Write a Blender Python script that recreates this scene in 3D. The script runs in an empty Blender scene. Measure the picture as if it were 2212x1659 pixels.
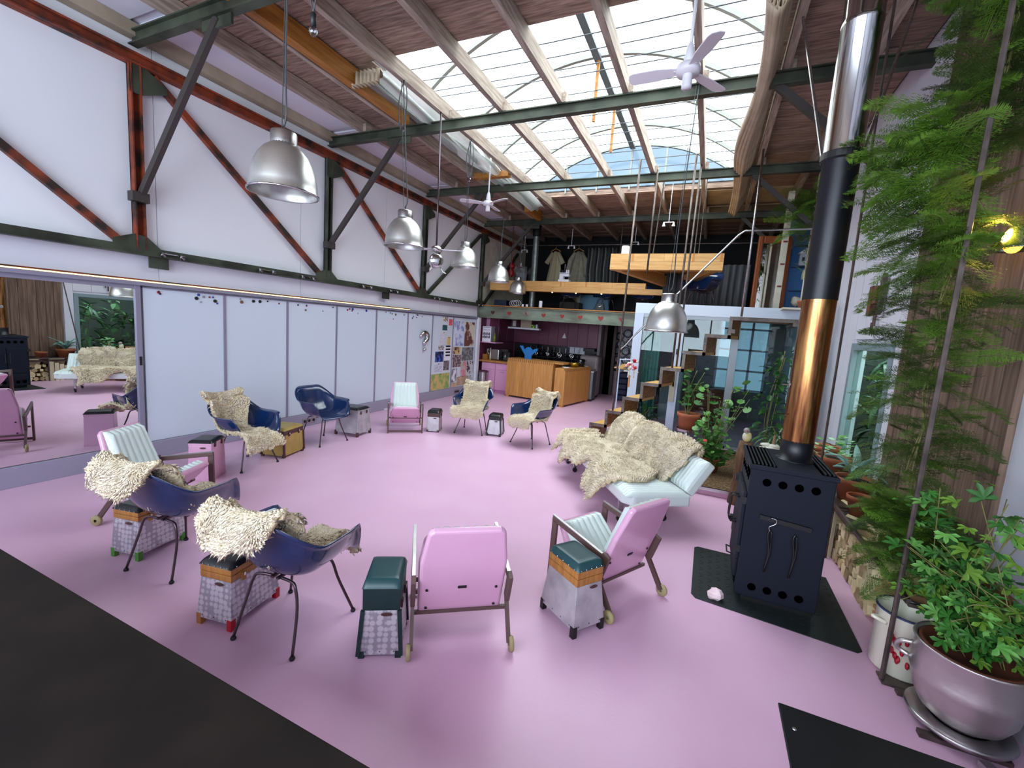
import bpy, math, random
from mathutils import Vector as V, Matrix, noise
S = bpy.context.scene; C = S.collection; PI = math.pi
R = random.Random(11)
# ---------------------------------------------------------------- camera, world, light, exposure
cam = bpy.data.cameras.new('camera'); co = bpy.data.objects.new('camera', cam); C.objects.link(co)
cam.sensor_width = 36.0; cam.lens = 947.514 / 2212 * 36; cam.clip_start = 0.03; cam.clip_end = 200
rt = V((0.91014875, 0.40847822, 0.06909988)); dn = V((0.11450394, -0.08773652, -0.98954088)); fw = V((-0.39814332, 0.9085416, -0.12662565))
mw = Matrix.Identity(4)
for i in range(3): mw[i][0] = rt[i]; mw[i][1] = -dn[i]; mw[i][2] = -fw[i]
mw[2][3] = 1.85
co.matrix_world = mw; S.camera = co
w = bpy.data.worlds.new('overcast'); S.world = w; w.use_nodes = True
bg = w.node_tree.nodes['Background']; bg.inputs[0].default_value = (0.93, 0.97, 1.0, 1); bg.inputs[1].default_value = 11.5
S.view_settings.view_transform = 'Standard'; S.view_settings.look = 'None'; S.view_settings.gamma = 1.0
S.view_settings.exposure = 0.0; S.view_settings.use_curve_mapping = False
pl = bpy.data.lights.new('skylight_portal', 'AREA'); pl.shape = 'RECTANGLE'; pl.size = 4.3; pl.size_y = 5.5; pl.cycles.is_portal = True
po = bpy.data.objects.new('skylight_portal', pl); po.location = (-1.95, 7.1, 4.93); C.objects.link(po)
pl2 = bpy.data.lights.new('fill_window_portal', 'AREA'); pl2.shape = 'RECTANGLE'; pl2.size = 6.6; pl2.size_y = 2.9; pl2.cycles.is_portal = True
po2 = bpy.data.objects.new('fill_window_portal', pl2); po2.location = (-2.2, -2.72, 2.75); po2.rotation_euler = (math.radians(90), 0, 0); C.objects.link(po2)  # sampling portal of the added window behind the camera
S.cycles.use_denoising = True
S.cycles.max_bounces = 9; S.cycles.diffuse_bounces = 6; S.cycles.transparent_max_bounces = 16
S.cycles.sample_clamp_indirect = 6.0; S.cycles.caustics_reflective = False; S.cycles.caustics_refractive = False

# ---------------------------------------------------------------- helpers
def hx(h):
    h = h.lstrip('#'); o = []
    for i in (0, 2, 4):
        c = int(h[i:i+2], 16) / 255; o.append(c / 12.92 if c <= .04045 else ((c + .055) / 1.055) ** 2.4)
    return (*o, 1)
def M(name, c, rough=.5, metal=0, c2=None, scale=6, st=(1, 1, 1), bump=0, bscale=40, spec=.5, rand=0, lo=.35, hi=.65, emit=0, coat=0, detail=5, vor=False):
    m = bpy.data.materials.new(name); m.use_nodes = True; nt = m.node_tree; N = nt.nodes; L = nt.links
    b = N['Principled BSDF']; b.inputs['Roughness'].default_value = rough; b.inputs['Metallic'].default_value = metal
    b.inputs['Specular IOR Level'].default_value = spec; b.inputs['Coat Weight'].default_value = coat; b.inputs['Coat Roughness'].default_value = .08
    c = hx(c) if isinstance(c, str) else c
    out = None; b.inputs['Base Color'].default_value = c
    if emit:
        b.inputs['Emission Color'].default_value = c; b.inputs['Emission Strength'].default_value = emit
    if c2 or bump:
        g = N.new('ShaderNodeNewGeometry'); mp = N.new('ShaderNodeMapping'); mp.inputs['Scale'].default_value = st
        L.new(g.outputs['Position'], mp.inputs['Vector'])
    if c2:
        c2 = hx(c2) if isinstance(c2, str) else c2
        if vor: t = N.new('ShaderNodeTexVoronoi'); t.inputs['Scale'].default_value = scale; t.inputs['Randomness'].default_value = .25
        else: t = N.new('ShaderNodeTexNoise'); t.inputs['Scale'].default_value = scale; t.inputs['Detail'].default_value = detail
        L.new(mp.outputs[0], t.inputs['Vector'])
        rp = N.new('ShaderNodeValToRGB'); rp.color_ramp.elements[0].position = lo; rp.color_ramp.elements[1].position = hi
        rp.color_ramp.elements[0].color = c; rp.color_ramp.elements[1].color = c2
        L.new(t.outputs['Distance' if vor else 'Fac'], rp.inputs[0]); out = rp.outputs[0]
    if rand:
        oi = N.new('ShaderNodeObjectInfo'); mr = N.new('ShaderNodeMapRange'); mr.inputs[3].default_value = 1 - rand; mr.inputs[4].default_value = 1 + rand
        L.new(oi.outputs['Random'], mr.inputs[0]); hs = N.new('ShaderNodeHueSaturation'); L.new(mr.outputs[0], hs.inputs['Value'])
        if out: L.new(out, hs.inputs['Color'])
        else: hs.inputs['Color'].default_value = c
        out = hs.outputs[0]
    if out: L.new(out, b.inputs['Base Color'])
    if bump:
        t2 = N.new('ShaderNodeTexNoise'); t2.inputs['Scale'].default_value = bscale; t2.inputs['Detail'].default_value = 3
        L.new(mp.outputs[0], t2.inputs['Vector']); bp = N.new('ShaderNodeBump'); bp.inputs['Strength'].default_value = bump; bp.inputs['Distance'].default_value = .02
        L.new(t2.outputs['Fac'], bp.inputs['Height']); L.new(bp.outputs[0], b.inputs['Normal'])
    return m
def glassy(name, tint, refl=.1, rough=0.0, diff=0.0, add=.5):
    m = bpy.data.materials.new(name); m.use_nodes = True; nt = m.node_tree; N = nt.nodes; L = nt.links
    N.remove(N['Principled BSDF']); o = N['Material Output']
    t = N.new('ShaderNodeBsdfTransparent'); t.inputs[0].default_value = (*tint, 1)
    g = N.new('ShaderNodeBsdfGlossy'); g.inputs['Roughness'].default_value = rough
    lw = N.new('ShaderNodeLayerWeight'); lw.inputs[0].default_value = .25
    mr = N.new('ShaderNodeMapRange'); mr.inputs[3].default_value = refl; mr.inputs[4].default_value = min(1, refl + add)
    L.new(lw.outputs['Fresnel'], mr.inputs[0])
    mx = N.new('ShaderNodeMixShader'); L.new(mr.outputs[0], mx.inputs[0]); L.new(t.outputs[0], mx.inputs[1]); L.new(g.outputs[0], mx.inputs[2])
    last = mx
    if diff:
        d = N.new('ShaderNodeBsdfTranslucent'); d.inputs[0].default_value = (.9, .92, .9, 1); dd = N.new('ShaderNodeBsdfDiffuse'); dd.inputs[0].default_value = (.85, .87, .85, 1)
        a = N.new('ShaderNodeMixShader'); L.new(d.outputs[0], a.inputs[1]); L.new(dd.outputs[0], a.inputs[2])
        m2 = N.new('ShaderNodeMixShader'); m2.inputs[0].default_value = diff; L.new(mx.outputs[0], m2.inputs[1]); L.new(a.outputs[0], m2.inputs[2]); last = m2
    L.new(last.outputs[0], o.inputs[0]); return m

class MB:
    def __init__(s): s.v = []; s.f = []
    def add(s, vs, fs, m=None):
        n = len(s.v)
        s.v += [tuple(m @ V(p)) if m else tuple(p) for p in vs]; s.f += [tuple(i + n for i in f) for f in fs]; return s
    def box(s, x0, x1, y0, y1, z0, z1, m=None):
        return s.add([V((x, y, z)) for x in (x0, x1) for y in (y0, y1) for z in (z0, z1)],
            [(0, 1, 3, 2), (4, 6, 7, 5), (0, 4, 5, 1), (2, 3, 7, 6), (0, 2, 6, 4), (1, 5, 7, 3)], m)
    def cb(s, c, d, m=None): return s.box(c[0]-d[0]/2, c[0]+d[0]/2, c[1]-d[1]/2, c[1]+d[1]/2, c[2]-d[2]/2, c[2]+d[2]/2, m)
    def taper(s, b, t, z0, z1, m=None):
        vs = [(-b[0]/2, -b[1]/2, z0), (b[0]/2, -b[1]/2, z0), (b[0]/2, b[1]/2, z0), (-b[0]/2, b[1]/2, z0), (-t[0]/2, -t[1]/2, z1), (t[0]/2, -t[1]/2, z1), (t[0]/2, t[1]/2, z1), (-t[0]/2, t[1]/2, z1)]
        return s.add(vs, [(3, 2, 1, 0), (4, 5, 6, 7), (0, 1, 5, 4), (1, 2, 6, 5), (2, 3, 7, 6), (3, 0, 4, 7)], m)
    def bar(s, a, b, w, h, up=(0, 0, 1), off=(0, 0)):
        a = V(a); b = V(b); d = (b - a).normalized(); u = V(up); sd = d.cross(u)
        if sd.length < 1e-4: sd = d.cross(V((1, 0, 0)))
        sd.normalize(); u = sd.cross(d); a = a + sd * off[0] + u * off[1]; b = b + sd * off[0] + u * off[1]
        return s.add([p + sd * x * w / 2 + u * z * h / 2 for p in (a, b) for x in (-1, 1) for z in (-1, 1)],
            [(0, 1, 3, 2), (4, 6, 7, 5), (0, 4, 5, 1), (2, 3, 7, 6), (0, 2, 6, 4), (1, 5, 7, 3)])
    def ibeam(s, a, b, w, h, t=.014, up=(0, 0, 1)):
        s.bar(a, b, t, h - 2*t, up); s.bar(a, b, w, t, up, (0, h/2 - t/2)); return s.bar(a, b, w, t, up, (0, -h/2 + t/2))
    def tube(s, pts, r, n=8, cap=True):
        pts = [V(p) for p in pts]; k = len(pts); rs = r if isinstance(r, (list, tuple)) else [r] * k
        t0 = (pts[1] - pts[0]).normalized(); u = t0.orthogonal().normalized(); vs = []; pt = t0
        for i, p in enumerate(pts):
            t = (pts[min(i+1, k-1)] - pts[max(i-1, 0)]).normalized()
            ax = pt.cross(t)
            if ax.length > 1e-6: u = Matrix.Rotation(pt.angle(t), 3, ax) @ u
            pt = t; bb = t.cross(u)
            vs += [p + (u * math.cos(2*PI*j/n) + bb * math.sin(2*PI*j/n)) * rs[i] for j in range(n)]
        fs = [(i*n + j, i*n + (j+1) % n, (i+1)*n + (j+1) % n, (i+1)*n + j) for i in range(k-1) for j in range(n)]
        if cap: fs += [tuple(range(n))[::-1], tuple((k-1)*n + j for j in range(n))]
        return s.add(vs, fs)
    def lathe(s, prof, n=20, m=None, cap0=False, cap1=False):
        vs = [(r * math.cos(2*PI*j/n), r * math.sin(2*PI*j/n), z) for r, z in prof for j in range(n)]; k = len(prof)
        fs = [(i*n + j, i*n + (j+1) % n, (i+1)*n + (j+1) % n, (i+1)*n + j) for i in range(k-1) for j in range(n)]
        if cap0: fs.append(tuple(range(n))[::-1])
        if cap1: fs.append(tuple((k-1)*n + j for j in range(n)))
        return s.add(vs, fs, m)
    def prism(s, poly, z0, z1, m=None):
        n = len(poly); vs = [(x, y, z0) for x, y in poly] + [(x, y, z1) for x, y in poly]
        return s.add(vs, [tuple(range(n))[::-1], tuple(range(n, 2*n))] + [(i, (i+1) % n, n + (i+1) % n, n + i) for i in range(n)], m)
    def grid(s, fn, nu, nv, m=None):
        vs = [fn(i / nu, j / nv) for i in range(nu + 1) for j in range(nv + 1)]
        return s.add(vs, [(i*(nv+1) + j, (i+1)*(nv+1) + j, (i+1)*(nv+1) + j + 1, i*(nv+1) + j + 1) for i in range(nu) for j in range(nv)], m)
    def ball(s, c, r, n=10, k=6, sq=(1, 1, 1), jit=0):
        prof = [(max(1e-4, math.sin(PI*i/k)), -math.cos(PI*i/k)) for i in range(k + 1)]
        vs = []
        for pr_, z in prof:
            for j in range(n):
                q = V((pr_ * math.cos(2*PI*j/n), pr_ * math.sin(2*PI*j/n), z))
                if jit: q *= 1 + jit * noise.noise(q * 1.7 + V(c) * 3)
                vs.append((c[0] + q.x*r*sq[0], c[1] + q.y*r*sq[1], c[2] + q.z*r*sq[2]))
        return s.add(vs, [(i*n + j, i*n + (j+1) % n, (i+1)*n + (j+1) % n, (i+1)*n + j) for i in range(k) for j in range(n)])
def mesh(name, mb, mat, smooth=False):
    me = bpy.data.meshes.new(name); me.from_pydata(mb.v, [], mb.f); me.validate(); me.update()
    if mat: me.materials.append(mat)
    if smooth:
        for p in me.polygons: p.use_smooth = True
    return me
def tag(o, label=None, cat=None, group=None, kind=None):
    if label: o['label'] = label
    if cat: o['category'] = cat
    if group: o['group'] = group
    if kind: o['kind'] = kind
    return o
def link(name, me, parent=None, loc=None, rz=None, mtx=None):
    o = bpy.data.objects.new(name, me); C.objects.link(o)
    if parent: o.parent = parent
    if loc is not None: o.location = loc
    if rz is not None: o.rotation_euler = (0, 0, rz)
    if mtx is not None: o.matrix_local = mtx
    return o
def obj(name, mb, mat, parent=None, smooth=False, bevel=0, solid=0, label=None, sub=0, seg=2, kind=None):
    o = link(name, mesh(name, mb, mat, smooth), parent)
    if solid:
        q = o.modifiers.new('solid', 'SOLIDIFY'); q.thickness = solid; q.offset = 0
    if bevel:
        q = o.modifiers.new('bevel', 'BEVEL'); q.width = bevel; q.segments = seg; q.limit_method = 'ANGLE'; q.angle_limit = .6
    if sub:
        q = o.modifiers.new('sub', 'SUBSURF'); q.levels = sub; q.render_levels = sub
    if label: o['label'] = label
    if kind: o['kind'] = kind
    return o
def thing(name, label, cat, loc=(0, 0, 0), rz=0, group=None):
    o = bpy.data.objects.new(name, None); C.objects.link(o); o.location = loc; o.rotation_euler = (0, 0, rz); o.empty_display_size = .1
    return tag(o, label, cat, group)
def struct(name, mb, mat, **k):
    o = obj(name, mb, mat, **k)
    if not o.parent: o['kind'] = 'structure'
    return o
def dup(o, label=None, group=None, loc=None, rz=None, parent=None):
    r = o.copy(); C.objects.link(r)
    if parent: r.parent = parent
    if loc is not None: r.location = loc
    if rz is not None: r.rotation_euler = (0, 0, rz)
    if label: r['label'] = label
    if group: r['group'] = group
    for ch in list(o.children): dup(ch, parent=r)
    return r
def D(a): return math.radians(a)
def rot(ax, a): return Matrix.Rotation(a, 4, ax)
def at(p): return Matrix.Translation(V(p))
def axes(o, x, y, z):
    m = Matrix.Identity(4)
    for i in range(3): m[i][0] = x[i]; m[i][1] = y[i]; m[i][2] = z[i]; m[i][3] = o[i]
    return m
def smooth_path(pts, n):
    pts = [V(p) for p in pts]; out = []; k = len(pts)
    for i in range(n + 1):
        t = i / n * (k - 1); j = min(int(t), k - 2); f = t - j
        a, b, c, d = pts[max(j-1, 0)], pts[j], pts[j+1], pts[min(j+2, k-1)]
        out.append(.5 * ((2*b) + (c - a)*f + (2*a - 5*b + 4*c - d)*f*f + (3*b - a - 3*c + d)*f**3))
    return out

# ---------------------------------------------------------------- materials
mfloor = M('pink_floor', '#deb5d0', .33, c2='#d9aeca', scale=1.5, bump=.03, bscale=60, spec=.35)
mwhite = M('white_paint', '#dad9e2', .5, c2='#d2d2de', scale=1.2)
mwallr = M('white_boards', '#e6e8ee', .45)
mboard = M('whiteboard', '#ccd6e2', .28, spec=.4)
malu = M('grey_aluminium', '#928fa3', .4, .3)
mrail = M('lavender_rail', '#9b98ab', .45, .15)
mplank = M('ceiling_plank', '#a08777', .75, c2='#715c50', scale=7, st=(.6, 6, 6), bump=.15, bscale=30, rand=.16)
mraft = M('grey_rafter', '#ac9d8f', .75, c2='#857569', scale=6, st=(6, .5, 6), bump=.12, rand=.08)
morange = M('orange_timber', '#a9712c', .6, c2='#8a5318', scale=5, st=(8, .5, 8))
mply = M('beige_plywood', '#b3a184', .7, c2='#9c8a70', scale=3)
mplate = M('wall_plate_wood', '#a3957f', .7, c2='#8d7f6b', scale=3)
msteel = M('green_black_steel', '#4b5143', .5, .2, c2='#2c2f27', scale=3, spec=.4)
mrust = M('rust_steel', '#8a3a1e', .6, .1, c2='#2a1d18', scale=5, lo=.38, hi=.62)
mdark = M('dark_brace', '#3c3634', .55, .2)
mblack = M('black', '#0c0c0e', .5)
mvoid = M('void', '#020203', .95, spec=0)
mwood = M('honey_wood', '#c58f4e', .45, c2='#b57c3c', scale=4, st=(7, 7, .6), rand=.07)
mglulam = M('glulam', '#d3a566', .5, c2='#c38f4c', scale=4, st=(.7, 5, 7), rand=.07)
mdwood = M('dark_end_grain', '#8a5c2b', .6)
mbrown = M('brown_planks', '#83695a', .75, c2='#5d483c', scale=4, st=(8, 8, .5), bump=.15, bscale=25, rand=.1)
mstairw = M('stair_wood', '#a3763f', .5, c2='#6b4826', scale=4, st=(3, 3, 10))
mtread = M('tread_wood', '#d8ad68', .5, c2='#c79a56', scale=4, st=(2, 8, 1))
msteelr = M('raw_steel', '#6d625c', .45, .7, c2='#4f4642', scale=8)
mchrome = M('chrome', '#c9cacb', .12, 1)
malum = M('spun_aluminium', '#d6d6d2', .33, .9, c2='#c2c2be', scale=5)
mbrush = M('brushed_steel', '#b8b6b6', .3, 1, c2='#a29f9f', scale=3, st=(1, 1, 12))
mcan = M('galvanised', '#8f9896', .4, .8, c2='#76807e', scale=8)
mfan = M('fan_white', '#dbd8de', .4)
mblue = M('blue_fibreglass', '#0f2a56', .2, c2='#0d244c', scale=3, coat=.8)
mleg = M('dark_chrome_leg', '#57494e', .28, .85)
mfoot = M('rubber_black', '#17131a', .6)
mwool = M('cream_wool', '#dfcfb3', .92, c2='#ecdfc8', scale=14, spec=.1, bump=.5, bscale=70)
mhide = M('wool_base', '#dccbab', .95, spec=.05, c2='#c9b58f', scale=45, bump=.9, bscale=55)
mpink = M('pink_lacquer', '#d9a8c4', .25, c2='#d3a0bd', scale=2, coat=.3)
mvinyl = M('white_vinyl', '#d3dedb', .32, spec=.5)
mframe = M('dark_wood_frame', '#5b4440', .5)
mbone = M('wheel_rubber', '#a3966b', .6)
mbk = M('black_vinyl', '#16161a', .32)
mteal = M('teal_vinyl', '#1b4247', .35)
mdteal = M('dark_teal_paint', '#0c2a2b', .4)
mtin = M('engine_turned_tin', '#cfcbd0', .36, .4, c2='#a29da6', scale=30, detail=1, lo=.42, hi=.58, vor=True)
mtin2 = M('worn_tin', '#c3bec2', .42, .4, c2='#aaa5aa', scale=9)
mhon = M('honey_band', '#b37a3a', .45, c2='#9a632b', scale=6, st=(8, 8, 1))
myel = M('yellow_tin', '#b99f56', .45, .2, c2='#a98f49', scale=6)
mbrn = M('brown_lacquer', '#4a2a26', .4)
mred = M('red_paint', '#b01228', .4)
mgreen = M('green_paint', '#4d8a35', .5)
mstove = M('stove_black', '#151a26', .6, 0, spec=.2)
mgrate = M('grate_grey', '#2a2e33', .45, .5)
mcop = M('heat_tinted_copper', '#c9935a', .22, 1, c2='#6d3d2c', scale=3.5, st=(7, 7, .7))
mblkp = M('black_pipe', '#0f1118', .38, .2)
mcheck = M('checker_plate', '#262d2e', .5, .2, spec=.35)
mquartz = M('rose_quartz', '#e6c6ca', .35, c2='#f2e4e4', scale=9)
mterra = M('terracotta', '#a8613f', .7, c2='#94502f', scale=5)
msoil = M('soil', '#1c130e', .95)
mlog = M('log_bark', '#bba67c', .8, c2='#8d7452', scale=9, rand=.25)
mend = M('split_wood', '#e0d2a8', .8, c2='#cbb88c', scale=9, rand=.2)
menam = M('cream_enamel', '#e3dfcb', .25, coat=.3)
mleafb = M('bright_leaf', '#4f8538', .5, rand=.25, c2='#66994a', scale=20)
mleafd = M('dark_leaf', '#1f4a22', .35, rand=.2)
mleafm = M('mid_leaf', '#2f6521', .5, rand=.22)
mfern = M('fern_green', '#5f8626', .6, rand=.25)
mfernd = M('fern_dark', '#3f5719', .6, rand=.25)
magave = M('agave_leaf', '#7fa99c', .45)
mstem = M('plant_stem', '#6d6a38', .7)
mmirror = M('mirror', '#e8eceb', 0.0, 1)
mpane = glassy('window_glass', (.78, .87, .86), .03, add=.3)
mclearg = glassy('clear_window', (.9, .95, 1.0), .03, add=.2)
mvault = glassy('vault_sheet', (.80, .86, .87), .03, .1, .12)
mpane2 = glassy('door_glass', (.6, .72, .68), .02, add=.08)
mendp = glassy('end_sheet_dimmed', (.2, .245, .285), .03, .1)  # blue tint stands in for the darker outdoors behind the far end
mplastic = glassy('plastic_sheet', (.6, .66, .64), .08, .25, .35)
mclear = glassy('clear_acrylic', (.85, .88, .9), .1)
mled = M('led_light', '#ffe09c', .5, emit=2.0)
mcanvas = M('canvas', '#b7a58e', .85, c2='#a08f78', scale=3)
mwire = M('wire_grey', '#4a4d50', .5, .4)
mburg = M('burgundy_door', '#6b2c49', .4)
mkpink = M('kitchen_pink', '#d59bc0', .4)
mpaper = M('paper_white', '#e4e4ee', .8)
munlit = M('unlit_black', '#08080a', .85)  # black put in for the unlit back of the mezzanine
mskyb = M('sky_blue_panel', '#5d86a4', .6)
mdeepb = M('deep_blue_wall', '#1b5b96', .55)
mcloth = M('ecru_cloth', '#9a9686', .9, c2='#86826f', scale=8)
mgrey = M('grey_fabric', '#55565a', .85, c2='#3c3d42', scale=6, st=(8, 8, .4))
mtealc = M('teal_curtain', '#4f8f86', .8, c2='#3d776f', scale=7, st=(10, 10, .2))
mheart = M('heart_red', '#8e1d12', .5)
mhbeam = M('heart_beam_green', '#7c8a76', .55, c2='#5c5c50', scale=2, st=(1, 1, 3))
mbrick = M('door_orange', '#8f4a19', .5, c2='#763810', scale=6, st=(8, 8, .6))
mpilwh = M('white_plaster', '#d8d6c8', .8, c2='#c6c3b3', scale=4)
# ---------------------------------------------------------------- room shell
XL = -5.955; XR = 1.6; YB = -2.6; YF = 14.0
struct('floor', MB().box(-6.1, 1.62, YB, YF, -.1, 0), mfloor)
struct('garden_ground', MB().box(1.62, 6, 2, 12, -.1, -.01), msoil)
PY = [2.887, 5.53, 8.2, 10.87]                                  # truss bays
wl = struct('wall_left', MB().box(-6.12, -5.99, YB, YF, 0, 4.95), mwallr)
ys = [-2.6, 1.1, 3.09, 5.05, 7.0, 8.95, 10.85]
for a, b in zip(ys[:-1], ys[1:]):                               # white boards behind and below the truss
    obj('panel', MB().box(-5.99, -5.962, a + .004, b - .004, 2.47, 4.72), mwallr, wl)
    obj('panel', MB().box(-5.99, -5.955, a + .003, b - .003, 2.085, 2.47), mwhite, wl)
obj('panel', MB().box(-5.99, -5.96, -2.6, .9, .21, 2.085), mwallr, wl)
obj('panel', MB().box(-5.99, -5.96, 10.95, 14, 2.43, 4.7), mpilwh, wl)
obj('panel', MB().box(-5.99, -5.95, 10.95, 14, 0, 2.4), mburg, wl)
seams = [2.9, 3.84, 4.8, 5.78, 6.78, 7.76, 8.69, 9.6, 10.8]
for a, b in zip(seams[:-1], seams[1:]):
    t = thing('whiteboard', ['first white sliding board right of the mirror', 'second white sliding board from the mirror', 'third white sliding board from the mirror, behind the bare blue chair', 'fourth white sliding board from the mirror', 'fifth white sliding board from the mirror, behind the far pink lounger', 'sixth white sliding board with the silver question mark', 'seventh white sliding board with a row of small papers', 'last white sliding board crowded with pinned papers'][seams.index(a)], 'whiteboard', (-5.96, (a+b)/2, .21), group='white sliding boards along the left wall')
    h = (b - a) / 2
    obj('board', MB().box(0, .018, -h + .017, h - .017, 0, 1.80), mboard, t)
    obj('frame', MB().box(-.01, .028, h - .017, h + .017, -.005, 1.81), malu, t)
    obj('frame', MB().box(-.01, .024, -h + .012, h - .013, 1.80, 1.815), malu, t)
struct('baseboard_left', MB().box(-5.99, -5.915, YB, 10.85, 0, .205), mrail, bevel=.004)
struct('trim_1', MB().box(-5.99, -5.89, YB, 10.85, 2.035, 2.075), malu)
struct('trim_2', MB().box(-5.99, -5.86, 10.8, 10.93, 0, 2.07), mwhite)
t = thing('sliding_mirror', 'tall wall mirror in a grey frame left of the white boards', 'mirror', (-5.96, 1.9, .21))
obj('mirror_glass', MB().box(0, .02, -1.0, .93, .0, 1.78), mmirror, t)
obj('frame', MB().box(-.01, .04, .93, .985, -.005, 1.83), malu, t, bevel=.004)
obj('frame', MB().box(-.01, .035, -1.0, .93, 1.78, 1.83), malu, t)
obj('handle', MB().box(.04, .047, .95, .972, .92, 1.02), mblack, t)
t = thing('light_strip', 'long warm LED light strip above the mirror and white boards', 'light', (-5.9, 4.4, 2.055))
obj('diffuser', MB().box(.0, .014, -3.9, 3.35, .022, .034), mled, t)
obj('profile', MB().box(-.01, .012, -3.9, 3.35, .034, .05), mrust, t)
for y, n, l in ((5.2, 3, 'metal socket strip on the grey rail behind the bare blue chair'), (9.9, 4, 'metal socket strip on the grey rail under the pinned papers')):
    t = thing('socket_strip', l, 'socket', (-5.915, y, .09))
    obj('plate', MB().box(0, .008, -.13, .13, -.045, .045), mbrush, t, bevel=.003)
    for k in range(n): obj('socket', MB().lathe([(.024, 0), (.024, .004)], 12, at((.008, -.09 + k*.18/(n-1), 0)) @ rot('Y', PI/2), cap1=True), mblack, t)
tag(obj('door_wedge', MB().box(-5.915, -5.89, 7.05, 7.2, .0, .03), mwhite, bevel=.004), 'small white wedge lying at the foot of the grey rail', 'wedge')

# right wall with the garden door, brown boards nearer the camera
wr = struct('wall_right', MB().box(1.62, 1.74, YB, 5.24, 0, 4.95).box(1.62, 1.74, 6.57, YF, 0, 4.95).box(1.62, 1.74, 5.24, 6.57, 1.95, 4.95).box(1.62, 1.74, 5.24, 6.57, 0, .45), mwhite)
k = 0; y = 3.36
while y < 5.03:
    obj('plank', MB().box(1.585 - .006*(k % 2), 1.62, y + .003, min(y + .137, 5.05), 0.0, 4.78), mbrown, wr); y += .14; k += 1
for a, b in ((5.06, 5.24), (5.24, 6.57), (6.58, 8.45)):
    n = max(1, round((b - a) / .33))
    for i in range(n): obj('panel', MB().box(1.598, 1.62, a + (b-a)*i/n + .003, a + (b-a)*(i+1)/n - .003, 2.0 if a == 5.24 else 0, 4.75), mwhite, wr)
dr = thing('door_1', None, None, (1.6, 5.905, .45)); dr['kind'] = 'structure'
obj('frame', MB().box(-.02, .08, -.665, -.58, 0, 1.5).box(-.02, .08, .58, .665, 0, 1.5).box(-.02, .08, -.58, .58, 1.42, 1.5).box(-.02, .08, -.58, .58, 0, .09), M('door_frame_grey', '#7f9096', .45), dr, bevel=.004)
obj('pane', MB().box(.03, .036, -.58, .58, .09, 1.42), mpane2, dr)
struct('wall_garden_screen', MB().box(3.4, 3.5, 2, 9.6, 0, 3.2).box(1.76, 3.4, 9.5, 9.6, 0, 3.2), M('garden_screen_dark', '#3f433b', .8, c2='#2c2f2a', scale=3))  # dark screen, end wall added to shut out bright sky behind the door
tag(obj('skirting', MB().box(1.585, 1.62, 2.2, 3.3, .42, .62), mstairw), 'brown wooden skirting board under the white wall at the far right', 'board')

# far and near walls
struct('wall_back', MB().box(-6.1, 1.74, YF, YF + .12, 0, 2.42), M('hall_wall', '#b5aab4', .7))
struct('wall_back', MB().box(-6.1, 1.74, YF, YF + .12, 2.42, 4.95), munlit)
struct('wall_front', MB().box(-6.1, 1.74, YB - .12, YB, 0, 1.3).box(-6.1, 1.74, YB - .12, YB, 4.2, 4.95).box(-6.1, -5.5, YB - .12, YB, 1.3, 4.2).box(1.1, 1.74, YB - .12, YB, 1.3, 4.2), mwhite)
wb = bpy.data.objects.new('window_fill', None); C.objects.link(wb); wb.location = (-2.2, YB - .06, 1.3); wb['kind'] = 'structure'  # unseen window behind the camera, added to light the near room
for i in range(7): obj('mullion', MB().cb((-3.3 + 1.1*i, 0, 1.45), (.05, .06, 2.9)), malu, wb)
for i in range(6): obj('pane', MB().box(-3.275 + 1.1*i, -2.225 + 1.1*i, -.004, .004, .01, 2.89), mclearg, wb)


# ceiling: roof deck with the skylight hole, planks, white boards
OX0, OX1, OY0, OY1 = -4.0, .18, 4.35, 9.8
ce = struct('ceiling', MB().box(-6.12, OX0, YB, YF, 4.86, 4.95).box(OX1, 1.74, YB, YF, 4.86, 4.95).box(OX0, OX1, YB, OY0, 4.86, 4.95).box(OX0, OX1, OY1, YF, 4.86, 4.95), mdark)
def plank_mesh(x0, x1): return mesh('plank', MB().box(x0, x1, -.067, .067, -.012, .012), mplank)
pf, pL, pR = plank_mesh(-5.2, 1.6), plank_mesh(-5.2, OX0), plank_mesh(OX1, 1.6)
y = YB + .07; k = 0
while y < YF:
    dz = 4.848 + .003 * (k % 3)
    if OY0 - .03 < y < OY1 + .03:
        link('plank', pL, ce, (0, y, dz)); link('plank', pR, ce, (0, y, dz))
    else: link('plank', pf, ce, (0, y, dz))
    y += .139; k += 1
cw = struct('ceiling', MB().box(-5.98, -5.25, -.3, 13.6, 4.758, 4.78), mwhite)
for a, b in zip([-.2] + PY, PY + [13.5]): obj('panel', MB().box(-5.96, -5.25, a + .05, b - .05, 4.735, 4.757), mwhite, cw)
for a, b in ((9.86, 10.8), (11.0, 12.4)):
    for x0, x1 in ((-.38, .36), (.44, 1.1)): obj('panel', MB().box(x0, x1, a, b, 4.815, 4.832), mply, ce)
struct('trim_3', MB().box(-5.95, -5.83, -.2, 13.5, 4.6, 4.73), mplate)

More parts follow.
